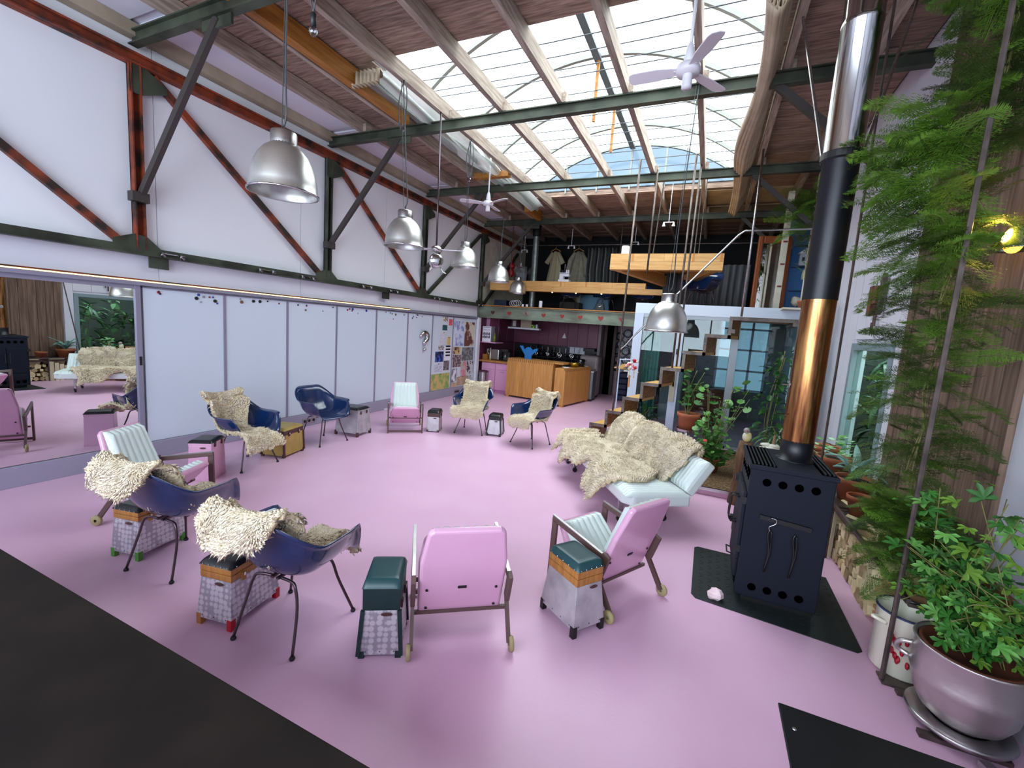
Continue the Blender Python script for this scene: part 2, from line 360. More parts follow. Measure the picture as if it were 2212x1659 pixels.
# rafters
RX = [-5.2, -4.47, -3.66, -2.84, -2.03, -1.22, -.42, .40, 1.14]
RN = ['first grey rafter beside the white ceiling strip', 'second grey rafter from the left wall, beside the orange timber', 'grey rafter along the left edge of the skylight', 'leftmost of the four rafters crossing the middle of the skylight', 'second of the rafters crossing the middle of the skylight', 'third of the rafters crossing the middle of the skylight', 'rafter crossing the skylight beside the white ceiling fan', 'grey rafter right of the canvas curtain', 'last grey rafter by the right wall, behind the chimney pipe']
for x, l in zip(RX, RN):
    t = thing('rafter', l, 'rafter', (x, 6.5, 4.655), group='rafters under the roof boards')
    ends = [-1.0, 5.55, 8.22, 10.9, 13.6]
    for a, b in zip(ends[:-1], ends[1:]): obj('timber', MB().box(-.035, .035, a - 6.5 + .004, b - 6.5 - .004, 0, .172), mraft, t)
    for yb in ends[1:-1]: obj('block', MB().box(.035, .085, yb - 6.5 - .07, yb - 6.5 + .07, 0, .11), mraft, t)
for (x, y0, y1, z0, z1), l in zip([(-4.3, 1.2, 5.4, 4.62, 4.82), (-4.3, 9.95, 10.8, 4.6, 4.82), (-3.95, 7.6, 7.72, 4.6, 4.7)], ['long orange timber joist left of the skylight', 'short orange timber joist near the far end of the skylight', 'stub of orange timber under the plastic sheet']):
    tag(obj('orange_joist', MB().box(x - .06, x + .06, y0, y1, z0, z1) if y1 - y0 > .5 else MB().box(-4.42, -3.7, y0, y1, z0, z1), morange, bevel=.004), l, 'joist')

# steel roof beams with knee braces
BN = ['nearest black steel roof beam, over the mirror end of the wall', 'second steel roof beam, crossing below the near half of the skylight', 'third steel roof beam, crossing below the far half of the skylight', 'fourth steel roof beam, over the mezzanine edge']
for y, l in zip(PY, BN):
    t = thing('roof_beam', l, 'beam', (0, y, 4.585), group='steel roof beams')
    obj('beam', MB().ibeam((-5.9, 0, 0), (1.6, 0, 0), .09, .135), msteel, t)
    obj('brace', MB().bar((-5.86, 0, 2.99 - 4.585), (-4.5, 0, -.07), .05, .075), mdark, t)
    obj('gusset_plate', MB().box(-4.72, -4.3, -.012, .012, -.16, -.06), msteel, t)
    if y > 5:
        obj('brace', MB().bar((1.56, 0, 3.42 - 4.585), (.34, 0, -.06), .05, .075), mdark, t)
        pass

# truss on the left wall
t = thing('wall_truss', 'rusty steel lattice truss along the left wall above the white boards', 'truss', (-5.9, 0, 2.37))
def lx(mb, a, b, w=.07):                                        # an angle section
    return mb.bar((0, *a), (0, *b), .012, w, (1, 0, 0), (0, 0)) if False else mb.bar((0, *a), (0, *b), .075, w)
Z0 = 2.37
obj('top_chord', MB().bar((0, -.6, 4.395 - Z0), (0, 13.5, 4.395 - Z0), .11, .02, off=(0, .05)).bar((0, -.6, 4.395 - Z0), (0, 13.5, 4.395 - Z0), .02, .12).bar((0, -.6, 4.395-Z0), (0, 13.5, 4.395-Z0), .11, .016, off=(0, -.05)), mrust, t)
obj('bottom_chord', MB().bar((0, -.6, .045), (0, 10.9, .045), .07, .09), msteel, t)
obj('bottom_rail', MB().bar((.03, -.6, .005), (.03, 10.9, .005), .1, .016), msteel, t)
for y in PY:
    obj('post', MB().box(-.04, .04, y - .05, y - .036, .06, 2.0).box(-.04, -.026, y - .05, y + .05, .06, 2.0).box(-.04, .04, y + .036, y + .05, .06, 2.0), mrust if y < 4 else msteel, t)
    obj('gusset_plate', MB().prism([(y - .05, 2.0), (y + .05, 2.0), (y + .3, 1.86), (y + .3, 1.8), (y + .05, 1.68), (y - .05, 1.68)], .02, .032, Matrix(((0, 0, 1, 0), (1, 0, 0, 0), (0, 1, 0, 0), (0, 0, 0, 1)))), msteel, t)
    obj('gusset_plate', MB().prism([(y - .26, .0), (y + .2, 0), (y + .2, .08), (y + .06, .2), (y - .06, .22), (y - .26, .14)], .02, .032, Matrix(((0, 0, 1, 0), (1, 0, 0, 0), (0, 1, 0, 0), (0, 0, 0, 1)))), msteel, t)
    obj('brace_seat', MB().box(.0, .1, y - .1, y + .06, .56, .66), mdark, t)
for a, b in (((.36, 4.32), (2.75, 2.45)), ((3.06, 4.3), (5.42, 2.46)), ((5.72, 4.3), (8.1, 2.47)), ((8.4, 2.5), (10.7, 4.25)), ((11.1, 2.47), (13.2, 4.2))):
    obj('diagonal', MB().bar((0, a[0], a[1] - Z0), (0, b[0], b[1] - Z0), .06, .07), mrust if a[0] < 7 else msteel, t)
for y in (2.95, 6.85): obj('plate', MB().box(.02, .035, y, y + .2, -.13, 0), msteel, t)
SN = ['first', 'second', 'third', 'fourth', 'fifth', 'sixth', 'seventh']
for i, y in enumerate((3.15, 4.35, 5.05, 6.35, 7.1, 8.6, 9.35, 10.7)):
    t = thing('spotlight_pair', 'small chrome twin spotlight on the truss, ' + ['first from the mirror', 'second from the mirror', 'just before the second truss post', 'third board along, under the diagonal', 'under the second pendant lamp', 'past the third truss post', 'between the third and last truss posts', 'at the far end by the mezzanine'][i], 'spotlight', (-5.84, y, 2.42), group='twin spotlights along the truss')
    obj('bracket', MB().bar((0, -.1, 0), (0, .1, 0), .012, .012), mchrome, t)
    for s in (-.1, .1): obj('lamp_head', MB().lathe([(.012, 0), (.018, .03), (.03, .055), (.027, .06)], 10, at((.02, s, .0)) @ rot('Y', D(120)), cap0=True), mchrome, t, True)

# skylight: barrel vault of sheets between ribs
wn = bpy.data.objects.new('window_1', None); C.objects.link(wn); wn.location = (-1.91, 7.1, 4.95); wn['kind'] = 'structure'
HW, RISE = 2.16, .84; RAD = (HW*HW + RISE*RISE) / (2*RISE); AM = math.asin(HW / RAD)
def arc(t, dr=0): a = -AM + 2*AM*t; return ((RAD + dr) * math.sin(a), (RAD + dr) * math.cos(a) - RAD + RISE)
RY = [4.35, 5.45, 6.62, 7.75, 8.85, 9.78]
for y in RY:
    m = MB()
    for i in range(28):
        (x0, z0), (x1, z1) = arc(i/28), arc((i+1)/28); m.bar((x0, y - 7.1, z0), (x1, y - 7.1, z1), .055, .05, (0, 0, 1))
    obj('rib', m, M('rib_grey', '#8b8d86', .5) if y == RY[0] else bpy.data.materials['rib_grey'], wn)
for a, b in zip(RY[:-1], RY[1:]):
    obj('pane', MB().grid(lambda u, v: (arc(u, .03)[0], a + .02 + (b - a - .04)*v - 7.1, arc(u, .03)[1]), 24, 1), mvault, wn, True)
for y in (RY[0], RY[-1]):
    obj('end_pane', MB().prism([arc(i/24) for i in range(25)], 0, .01, axes((0, y - 7.1, 0), (1, 0, 0), (0, 0, 1), (0, -1, 0))), mendp if y > 9 else mvault, wn)
    for x in (-1.4, -.7, 0, .7, 1.4):
        obj('mullion', MB().bar((x, y - 7.1, -.05), (x, y - 7.1, math.sqrt(RAD*RAD - x*x) - RAD + RISE), .035, .035, (0, 1, 0)), bpy.data.materials['rib_grey'], wn)
mcurb = M('white_curb', '#c9cfcd', .6)
for b in ((-2.16, -2.1, -2.75, 2.7), (2.1, 2.16, -2.75, 2.7), (-2.16, 2.16, -2.8, -2.74), (-2.16, 2.16, 2.68, 2.74)): obj('curb', MB().box(*b, -.10, .02), mplank, wn)
obj('ridge_bar', MB().box(-.05, .05, -2.74, 2.68, RISE - .07, RISE - .03), M('ridge_blue_grey', '#5d6a70', .5), wn)
for (x, y), l in zip(((-1.9, 6.62), (-1.88, 7.75)), ('yellow wooden prop under the skylight ridge, nearer the camera', 'yellow wooden prop under the skylight ridge, farther along')):
    tag(obj('prop_stick', MB().box(x - .02, x + .02, y - .02, y + .02, 4.9, 5.72), morange), l, 'prop')
t = thing('shade_wires', 'set of thin taut wires stretched across the skylight', 'wire', (-1.9, 7, 4.885))
for y in (4.7, 4.95, 5.2, 5.35, 5.75, 6.05, 6.35, 6.7, 7.0, 7.35, 7.7, 8.1, 8.5, 8.9, 9.3): obj('wire', MB().tube([(-2.08, y - 7, 0), (0, y - 7, -.02), (2.06, y - 7, 0)], .0065, 5), mwire, t)

# gathered canvas on the right edge and plastic sheet on the left
def canvas(u, v):
    y = 4.25 + 5.7 * v; ph = u * 7 * 2 * PI
    sway = .10 * math.sin(v * 9) + .07 * math.sin(v * 4 + 1)
    x = .08 + .22 * u + .5 * sway * (1 - u) + .03 * math.sin(ph + 3 * v)
    z = 4.72 - .075 * math.cos(ph + v * 4) - .14 * (1 - abs(2*u - 1)) - .16 * (1 - u) * (.6 + .4 * math.sin(v * 7)) - .12 * max(0, v - .85) / .15
    return (x, y, z)
tag(obj('canvas_curtain', MB().grid(canvas, 56, 60), mcanvas, smooth=True, solid=.006), 'beige canvas shade gathered in folds along the right edge of the skylight', 'curtain')
def plast(u, v):
    y = 4.4 + 5.5 * v
    return (-4.28 + .5 * u + .06 * math.sin(u * 20 + v * 8) - .06 * v, y, 4.80 + .04 * math.sin(u * 25 + 3*math.sin(v*6)) - .12 * math.sin(PI * u) - .12 * u * v)
tag(obj('plastic_sheet', MB().grid(plast, 30, 50), mplastic, smooth=True), 'crumpled translucent plastic sheet hanging along the left edge of the skylight', 'sheet')
tag(obj('curtain_hem', MB().grid(lambda u, v: (-4.3 + .42*u, 4.36 + .05*math.sin(u*44), 4.60 + .15*v), 40, 2), mcanvas, smooth=True, solid=.005), 'short gathered beige hem at the near end of the plastic sheet', 'curtain')
# ---------------------------------------------------------------- fur
def fur(parent, fn, nu, nv, mask=None, n=2200, ln=.05, rad=.012, thick=.03, flip=1, seed=1, both=True, fl=.36):
    """fn(u,v)->V ; mask(u,v)->bool; a wool base plus curved tufts on both sides."""
    r = random.Random(seed); m = MB(); idx = {}
    for i in range(nu + 1):
        for j in range(nv + 1):
            p = V(fn(i/nu, j/nv)); p += V((0, 0, 1)) * .012 * noise.noise(p * 9)
            idx[i, j] = len(m.v); m.v.append(tuple(p))
    for i in range(nu):
        for j in range(nv):
            if mask and not mask((i+.5)/nu, (j+.5)/nv): continue
            m.f.append((idx[i, j], idx[i+1, j], idx[i+1, j+1], idx[i, j+1]))
    obj('hide', m, mhide, parent, True, solid=thick)
    t = MB(); c = 0; e = .004
    while c < n:
        u, v = r.uniform(.0, 1), r.uniform(.0, 1)
        if mask and not mask(u, v): continue
        c += 1
        p = V(fn(u, v)); du = V(fn(min(1, u+e), v)) - V(fn(max(0, u-e), v)); dv = V(fn(u, min(1, v+e))) - V(fn(u, max(0, v-e)))
        nn = du.cross(dv)
        if nn.length < 1e-9: continue
        nn.normalize(); nn *= flip; s = 1
        if both and r.random() < .12: s = -1
        nn *= s; du.normalize(); dv.normalize()
        a = 2.2 * noise.noise(p * 5) * PI; lean = (du * math.cos(a) + dv * math.sin(a)) * .55 + V((0, 0, -.55)) + V((r.gauss(0, .22), r.gauss(0, .22), r.gauss(0, .22)))
        lean -= nn * lean.dot(nn); L = ln * r.uniform(.6, 1.25); b0 = p + nn * thick * .35; b1 = b0 + nn * L * fl + lean * L * .4; b2 = b1 + nn * L * (fl - .3) + lean * L * .6
        x = du; y = dv; rr = rad * r.uniform(.7, 1.3); n0 = len(t.v)
        for (q, k) in ((b0, 1.0), (b1, .85)):
            for j in range(3):
                an = 2*PI*j/3 + a; t.v.append(tuple(q + (x * math.cos(an) + y * math.sin(an)) * rr * k))
        t.v.append(tuple(b2))
        t.f += [(n0 + j, n0 + (j+1) % 3, n0 + 3 + (j+1) % 3, n0 + 3 + j) for j in range(3)] + [(n0 + 3 + j, n0 + 3 + (j+1) % 3, n0 + 6) for j in range(3)]
    o = obj('wool', t, mwool, parent, True); o['kind'] = 'stuff'; return o

# ---------------------------------------------------------------- blue shell armchairs
def shell_pt(th, t):
    """th: 0 = front, pi = back; t 0..1 from seat centre to rim"""
    s, c = math.sin(th), math.cos(th); a = abs(th) if th <= PI else 2*PI - th
    ry = .30 if c > 0 else .275
    Rr = 1 / ((abs(s) / .295) ** 3.2 + (abs(c) / ry) ** 3.2) ** (1/3.2)
    k = math.degrees(a)
    def sm(x, x0, x1): x = max(0, min(1, (x - x0) / (x1 - x0))); return x*x*(3 - 2*x)
    H = .015 + .215 * sm(k, 38, 62) + .17 * sm(k, 108, 152)
    ph = t * PI / 2; up = sm(k, 38, 60)
    r = Rr * (math.sin(ph) ** .62 * .93 + .07 * t ** 6) * (1 + .04 * up * t)
    z = .395 + H * (1 - math.cos(ph)) ** 1.25 + .02 * t * t * (1 - up) * (1 if t < .8 else 1 - (t - .8) * 8)
    if t >= .999: r += .022; z -= .004
    y = c * r - .05 * max(0, (z - .45)) / .35 * sm(k, 100, 140)
    return V((s * r, y, z))
def make_chair(label):
    t = thing('shell_armchair', label, 'chair', group='blue shell armchairs')
    m = MB(); n, k = 72, 16
    vs = [tuple(shell_pt(0, 0))]; fs = []
    for j in range(1, k + 1):
        for i in range(n): vs.append(tuple(shell_pt(2*PI*i/n, j/k)))
    for i in range(n): fs.append((0, 1 + (i+1) % n, 1 + i))
    for j in range(k - 1):
        for i in range(n): fs.append((1 + j*n + i, 1 + j*n + (i+1) % n, 1 + (j+1)*n + (i+1) % n, 1 + (j+1)*n + i))
    obj('shell', m.add(vs, fs), mblue, t, True, solid=.009)
    for sx in (-1, 1):
        for sy, fx, fy in ((1, .245, .225), (-1, .205, -.235)):
            p = smooth_path([(sx*.02, sy*.13, .372), (sx*.11, sy*.14, .371), (sx*.145, sy*.15, .345), (sx*.175, sy*.17, .23), (sx*fx, fy, .012)], 14)
            l = obj('leg', MB().tube(p, .0085, 8), mleg, t, True)
            obj('glide', MB().lathe([(.014, 0), (.016, .008), (.010, .02)], 10, at((sx*fx, fy, 0)), cap0=True, cap1=True), mfoot, l)
    obj('mount', MB().bar((-.02, -.15, .376), (-.02, .15, .376), .02, .012).bar((.02, -.15, .376), (.02, .15, .376), .02, .012).bar((-.12, 0, .38), (.12, 0, .38), .02, .012), mleg, t)
    return t
chair0 = make_chair('bare blue shell armchair facing right, against the white boards')
CH = [('A', -2.08, 1.74, 97, 'nearest blue shell armchair, seen from behind, by the red-footed stool'), ('B', -3.33, 1.82, 99, 'blue shell armchair at the left front, seen from behind, by the green-footed stool'),
      ('C', -4.92, 3.42, 4, 'blue shell armchair beside the yellow case, turned to the right'), ('D', -5.03, 4.68, -3, None), ('E', -3.62, 6.64, -76, 'blue shell armchair facing the camera, left of the small black stool'), ('F', -2.46, 6.54, -112, 'blue shell armchair in front of the wooden kitchen islands, facing left')]
for k, x, y, a, l in CH:
    if k == 'D': chair0.location = (x, y, 0); chair0.rotation_euler = (0, 0, D(a - 90))
    else: dup(chair0, l, None, (x, y, 0), D(a - 90))
for x, y, a, l in ((-3.72, 12.1, 200, 'blue shell armchair on the mezzanine behind the sewing machine'), (-2.72, 12.15, 170, 'blue shell armchair on the mezzanine above the black bag'), (-1.72, 12.0, 190, 'blue shell armchair on the mezzanine under the slanting end of the long counter'), (-.25, 9.6, 150, 'blue shell armchair on the mezzanine under the upper counter, by the grey curtain')):
    dup(chair0, l, None, (x, y, 2.43), D(a))

# sheepskins over five of them
def skin_fn(path, wid, bow, sh=lambda v: 0):
    n = 60; P = smooth_path([(0, a, b) for a, b in path], n)
    def fn(u, v):
        t = v * n; i = min(int(t), n - 1); f = t - i; p = P[i].lerp(P[i+1], f)
        w_ = wid(v); x = (u - .5) * 2
        dz, dy = bow(v)
        return V((x * w_ + sh(v), p.y + dy * x * x, p.z + dz * x * x))
    return fn
def edge_mask(seed, e=.13):
    def mk(u, v):
        d = min(u, 1 - u); q = .5 + .5 * noise.noise(V((v * 5, seed, 7.3 if u > .5 else 1.1)))
        g = min(v, 1 - v); q2 = .5 + .5 * noise.noise(V((u * 5, seed + 3, .5 if v > .5 else 9.2)))
        return d > e * q and g > e * .6 * q2 + .10 * max(0, abs(u - .5) - .3) 
    return mk
BK = [(-.43, .60), (-.41, .71), (-.365, .785), (-.315, .81), (-.265, .75), (-.235, .60), (-.19, .475), (-.06, .435), (.10, .43), (.24, .445), (.32, .435), (.365, .37), (.37, .27)]
FR = [(-.345, .66), (-.345, .77), (-.315, .825), (-.265, .77), (-.235, .62), (-.19, .48), (-.06, .437), (.10, .432), (.24, .45), (.325, .43), (.36, .36), (.36, .29)]
SIDE = [(-.40, .74), (-.37, .80), (-.325, .825), (-.265, .76), (-.235, .61), (-.19, .475), (-.06, .435), (.10, .43), (.26, .45), (.38, .42), (.47, .36), (.52, .27)]
def bow_chair(v): return (0, .13) if .25 < v < .55 else ((.06, .04) if v < .25 else (.02, 0))
for l, x, y, a, path, wid, sh, sd in (
    ('long cream sheepskin draped over the back of the nearest blue armchair', -2.08, 1.74, 97, BK, lambda v: .20 + .08 * math.sin(PI * min(1, v * 1.1 + .05)) if v < .5 else .16 + .05 * math.sin(v * 14), lambda v: -.05 * max(0, 1 - v / .4), 1),
    ('cream sheepskin with a broad greenish-white back, over the left front armchair', -3.33, 1.82, 99, BK, lambda v: .22 + .07 * math.sin(PI * min(1, v + .1)) if v < .5 else .16 + .05 * math.sin(v * 12), lambda v: -.05 * max(0, 1 - v / .4), 2),
    ('cream sheepskin sliding off the front of the armchair by the yellow case', -4.92, 3.42, 4, SIDE, lambda v: .22 + .06 * math.sin(PI * v * 2.4), lambda v: .05 + .10 * v, 3),
    ('cream sheepskin covering the armchair that faces the camera', -3.62, 6.64, -76, FR, lambda v: .27 if v < .5 else .31, lambda v: .01, 4),
    ('cream sheepskin on the left-facing armchair by the islands', -2.46, 6.54, -112, FR, lambda v: .25 if v < .5 else .27, lambda v: -.04, 5)):
    t = thing('sheepskin', l, 'sheepskin', (x, y, 0), D(a - 90), 'sheepskins on the armchairs')
    fur(t, skin_fn(path, wid, bow_chair, sh), 22, 44, edge_mask(sd), n=9500 if sd < 3 else 8000, ln=.036 if sd < 3 else .03, rad=.0068 if sd < 3 else .007, flip=1, seed=sd, thick=.022, fl=.36 if sd < 3 else .5)

# ---------------------------------------------------------------- pink loungers
def cushion(w0, w1, L, ribs=7, th=.05):
    def fn(u, v):
        w_ = w0 + (w1 - w0) * v; x = (u - .5) * w_
        edge = min(1, min(u, 1-u) / .08) ** .5 * min(1, min(v, 1-v) / .06) ** .5
        rib = abs(math.sin(PI * u * ribs))
        return V((x, v * L, th * edge * (.72 + .28 * rib ** .6)))
    return MB().grid(fn, ribs * 8, 16)
def hexa(w0, w1, L, cut): return [(-w0/2, 0), (w0/2, 0), (w0/2, L*.62), (w1/2, L - cut), (w1/2 - .03, L), (-w1/2 + .03, L), (-w1/2, L - cut), (-w0/2, L*.62)]
def make_lounger(label):
    t = thing('lounger', label, 'chair', group='pink loungers with white ribbed cushions')
    # back: origin at hinge, +v up the back, local z towards the sitter
    bk = axes((0, -.10, .17), (1, 0, 0), V((0, -.215, .60)).normalized(), V((0, .60, .215)).normalized())
    st = axes((0, -.05, .13), (1, 0, 0), V((0, .34, .33)).normalized(), V((0, -.33, .34)).normalized())
    for nm, mt, L in (('back_shell', bk, .645), ('seat_shell', st, .455)):
        s = obj(nm, MB().prism(hexa(.49, .42, L, .02), -.045, 0, mt), mpink, t, bevel=.018, seg=3)
        obj('cushion', MB().add(*(lambda g: (g.v, g.f))(cushion(.46, .38, L - .03)), mt @ at((0, .015, 0))), mvinyl, s, True)
        for sx in (-1, 1):
            for yy in (.05, .2): obj('bolt', MB().lathe([(.009, 0), (.008, .006)], 8, mt @ at((sx * .2, yy, -.045)) @ rot('X', PI), cap1=True), mblack, s)
        obj('name_plate', MB().box(-.025, .025, .205, .222, -.05, -.044, mt), mblack, s)
    for sx in (-1, 1):
        x = sx * .275
        f = obj('side_frame', MB().bar((x, .27, 0), (x, .26, .47), .022, .05, (0, 1, 0)).bar((x, -.22, .40), (x, .285, .48), .022, .04).bar((x, -.18, .25), (x, -.24, .43), .026, .06, (0, 1, 0)), mframe, t, bevel=.004)
        obj('rear_leg', MB().bar((x, -.16, .27), (x, -.31, .05), .02, .035, (0, 1, 0)), mframe, t)
        obj('arm_strip', MB().bar((x, -.2, .424), (x, .285, .503), .02, .006), mbrush, f)
        obj('wheel', MB().lathe([(.012, -.012), (.04, -.012), (.044, -.006), (.044, .006), (.04, .012), (.012, .012)], 18, at((x + sx*.014, -.31, .044)) @ rot('Y', PI/2)), mbone, t, True)
    obj('cross_bar', MB().bar((-.275, .27, .03), (.275, .27, .03), .02, .03).bar((-.275, -.15, .17), (.275, -.15, .17), .02, .02).bar((-.275, .10, .22), (.275, .10, .22), .02, .02), mframe, t)
    return t
l0 = make_lounger('pink lounger seen squarely from behind, at the front of the circle'); l0.location = (-1.26, 2.25, 0); l0.rotation_euler = (0, 0, D(126 - 90))
for x, y, a, l in ((-.52, 3.10, 151, 'pink lounger seen from its side, in front of the black stove'), (-4.6, 6.03, -50, 'far pink lounger with its white ribbed back to the white boards'), (-4.27, 2.18, 26, 'pink lounger in front of the mirror, turned to the right')):
    dup(l0, l, None, (x, y, 0), D(a - 90))

# ---------------------------------------------------------------- box stools
def stool(label, loc, rz, b, tp, h, body, band, top, feet, bandh=.07, pad=.03, fh=.04, style=0, feet2=None):
    t = thing('box_stool', label, 'stool', loc, D(rz), 'box stools between the chairs')
    z1 = h - pad - bandh
    bd = obj('body', MB().taper(b, tp, fh, z1), body, t, bevel=.003)
    if bandh:
        if style == 1:
            for k in range(2): obj('wood_band', MB().taper((tp[0] + .006, tp[1] + .006), (tp[0] + .006, tp[1] + .006), z1 + k*bandh/2 + .001, z1 + (k+1)*bandh/2 - .002), band, t, bevel=.004)
        else: obj('wood_band', MB().taper((tp[0] + .004, tp[1] + .004), (tp[0] + .006, tp[1] + .006), z1, h - pad), band, t, bevel=.003)
    if pad:
        def fn(u, v):
            e = (min(1, min(u, 1-u) / .15) * min(1, min(v, 1-v) / .15)) ** .4
            return V(((u - .5) * (tp[0] + .014), (v - .5) * (tp[1] + .014), h - pad + (pad + .012) * (.55 + .45 * e) if 0 < u < 1 and 0 < v < 1 else h - pad))
        pd = obj('padded_top', MB().grid(fn, 16, 16), top, t, True)
        if style in (0, 1, 3):
            m = MB()
            for k in range(5):
                for s in (-1, 1):
                    m.ball((-tp[0]/2 + tp[0]*(k+.5)/5, s*(tp[1]/2 + .006), h - pad + .006), .004, 6, 4); m.ball((s*(tp[0]/2 + .006), -tp[1]/2 + tp[1]*(k+.5)/5, h - pad + .006), .004, 6, 4)
            obj('studs', m, mchrome, pd)
    for i, (sx, sy) in enumerate(((-1, -1), (1, -1), (1, 1), (-1, 1))):
        f = feet2 if (feet2 and i == 0) else feet
        obj('foot', MB().cb((sx * (b[0]/2 - .016), sy * (b[1]/2 - .016), fh/2 + .012), (.034, .034, fh + .024)), f, t, bevel=.003)
        if style == 2: obj('corner_post', MB().bar((sx * b[0]/2, sy * b[1]/2, fh), (sx * tp[0]/2, sy * tp[1]/2, z1), .022, .022, (0, 1, 0)), feet, t)
    for sx in (-.25, .25):
        l_ = obj('latch', MB().cb((tp[0]/2 + .006, sx * tp[1], z1 + .005), (.01, .028, .05)), mbrn if style != 1 else mhon, t)
        obj('latch_plate', MB().cb((tp[0]/2 + .012, sx * tp[1], z1 + .018), (.006, .014, .02)), mchrome, l_)
    m = MB()
    for k in range(4):
        for s in (-1, 1): m.ball((s * (b[0]/2 - .004), -b[1]/2 + b[1]*(k+.5)/4, fh + .02), .005, 6, 4)
    for k in range(3): m.ball((-b[0]/2 + b[0]*(k+.5)/3, -(b[1]/2 - .004), fh + .02), .005, 6, 4)
    obj('rivets', m, mblack, bd)
    hl = obj('flight_slot', MB().prism([(.03 * math.cos(2*PI*i/12), .009 * math.sin(2*PI*i/12)) for i in range(12)], 0, .006, axes((.03, -(tp[1]/2 + (b[1]-tp[1])/2 * .12) - .001, z1 - .02), (1, 0, 0), (0, 0, 1), (0, -1, 0))), mbrn, bd)
    return t
stool('dark teal leather-topped box stool left of the pink lounger seen from behind', (-1.53, 1.89, 0), 31, (.23, .30), (.195, .27), .44, mtin, mdteal, mteal, mdteal, .13, .035, .02, 2)
stool('tin box stool with a honey wood band and teal leather top, right front', (-.62, 2.635, 0), 55, (.25, .35), (.20, .29), .45, mtin2, mhon, mteal, mblack, .10, .035, .05, 1)
stool('black-topped tin stool with double wood band and red feet under the nearest blue armchair', (-2.47, 1.67, 0), 10, (.25, .37), (.215, .33), .39, mtin, mhon, mbk, mred, .08, .02, .045, 1, mhon)
stool('black-topped tin stool with wood band and green feet under the left front armchair', (-3.71, 1.81, 0), 12, (.25, .37), (.22, .33), .38, mtin, mhon, mbk, mgreen, .07, .02, .045, 1)
stool('yellow case-like box stool with dark brown edges by the left white boards', (-4.97, 3.96, 0), 15, (.33, .40), (.31, .385), .37, myel, mbrn, myel, mbrn, .06, .02, .025, 2)
stool('wide grey tin box stool with a flat black top behind the bare blue armchair', (-5.03, 5.28, 0), 8, (.42, .36), (.37, .30), .44, mtin2, mtin2, mbk, mbrn, .05, .025, .05, 0)
stool('narrow tin box stool with rounded black top and brown band, right of the far lounger', (-4.17, 6.30, 0), 22, (.21, .30), (.195, .28), .36, mtin2, mbrn, mbk, mbrn, .06, .04, .015, 0)
stool('small black box stool with tin panels between the two far armchairs', (-3.20, 6.72, 0), 14, (.25, .29), (.20, .25), .36, mtin2, mblack, mbk, mblack, .05, .035, .03, 2)
stool('grey tin box stool with a dark top at the far end of the white sofa', (-1.60, 6.12, 0), 33, (.34, .38), (.31, .35), .42, mtin2, mbrush, mgrey, mblack, .02, .02, .04, 0)
stool('pink box stool with black lid right of the lounger by the mirror', (-4.86, 2.93, 0), 33, (.24, .30), (.22, .28), .43, mpink, mpink, mbk, mpink, .03, .02, .0, 4)

# ---------------------------------------------------------------- white sofa with skins
sf = thing('daybed_sofa', 'low white vinyl sofa on casters covered with sheepskins, right of the circle', 'sofa', (-.83, 5.08, 0), D(213.5 - 90))
def sofaseat(u, v):
    e = min(1, min(u, 1-u)/.02) ** .5 * min(1, min(v, 1-v)/.08) ** .5
    return V(((u - .5)*2.06, (v - .5)*.66, .37 + .05*e*(.6 + .4*abs(math.sin(PI*u*40))**.6)))
obj('seat_base', MB().prism([(-1.03, -.33), (1.03, -.33), (1.03, .25), (.93, .33), (-.93, .33), (-1.03, .25)], .27, .385), mvinyl, sf, bevel=.02)
obj('seat_cushion', MB().grid(sofaseat, 320, 10), mvinyl, sf, True)
bm_ = axes((0, -.30, .40), (1, 0, 0), V((0, -.22, .32)).normalized(), V((0, .32, .22)).normalized())
obj('back_base', MB().box(-.98, .98, 0, .37, -.10, .0, bm_), mvinyl, sf, bevel=.02)
obj('back_cushion', MB().grid(lambda u, v: V(((u - .5)*1.94, .01 + v*.35, .035*min(1, min(u, 1-u)/.02)**.5*min(1, min(v, 1-v)/.1)**.5*(.6 + .4*abs(math.sin(PI*u*38))**.6))), 304, 8, bm_), mvinyl, sf, True)
for sx in (-1, 1):
    for sy in (-1, 1):
        lg = obj('leg', MB().cb((sx*.74, sy*.24, .175), (.035, .05, .20)), mbrush, sf, bevel=.003)
        obj('caster', MB().lathe([(.008, -.012), (.03, -.012), (.03, .012), (.008, .012)], 14, at((sx*.74, sy*.24, .032)) @ rot('Y', PI/2)).bar((sx*.74 - .02, sy*.24, .03), (sx*.74 - .02, sy*.24, .08), .008, .02, (0, 1, 0)), mblack, lg)
obj('under_frame', MB().bar((-.9, .2, .262), (.9, .2, .262), .03, .02).bar((-.9, -.2, .262), (.9, -.2, .262), .03, .02), mleg, sf)
def seatskin(u, v):
    x = (u - .5) * 2.02 + .17; y = (v - .5) * .86 + .10 + .05 * math.sin(u * 9)
    z = .445 + .012 * math.sin(u*14) * math.sin(v*8); 
    if y > .30: z -= (y - .30) ** 1.2 * 1.5
    if x > 1.0: z += .04 - (x - 1.0) * .1
    return V((x, y, z))
def seatmask(u, v):
    w_ = .40 + .08 * math.sin(u * 13) + .05 * math.sin(u*29)
    if u < .10: w_ = .05 + u * 3.2
    if u > .88: w_ = .42 - (u - .88) * 2.2
    return abs(v - .5) < w_ and u > .01
q = thing('sheepskin', 'long cream sheepskin spread along the seat of the white sofa', 'sheepskin', sf.location, sf.rotation_euler.z)
fur(q, seatskin, 60, 24, seatmask, n=15000, ln=.042, rad=.008, flip=1, seed=21, both=False, fl=.55)
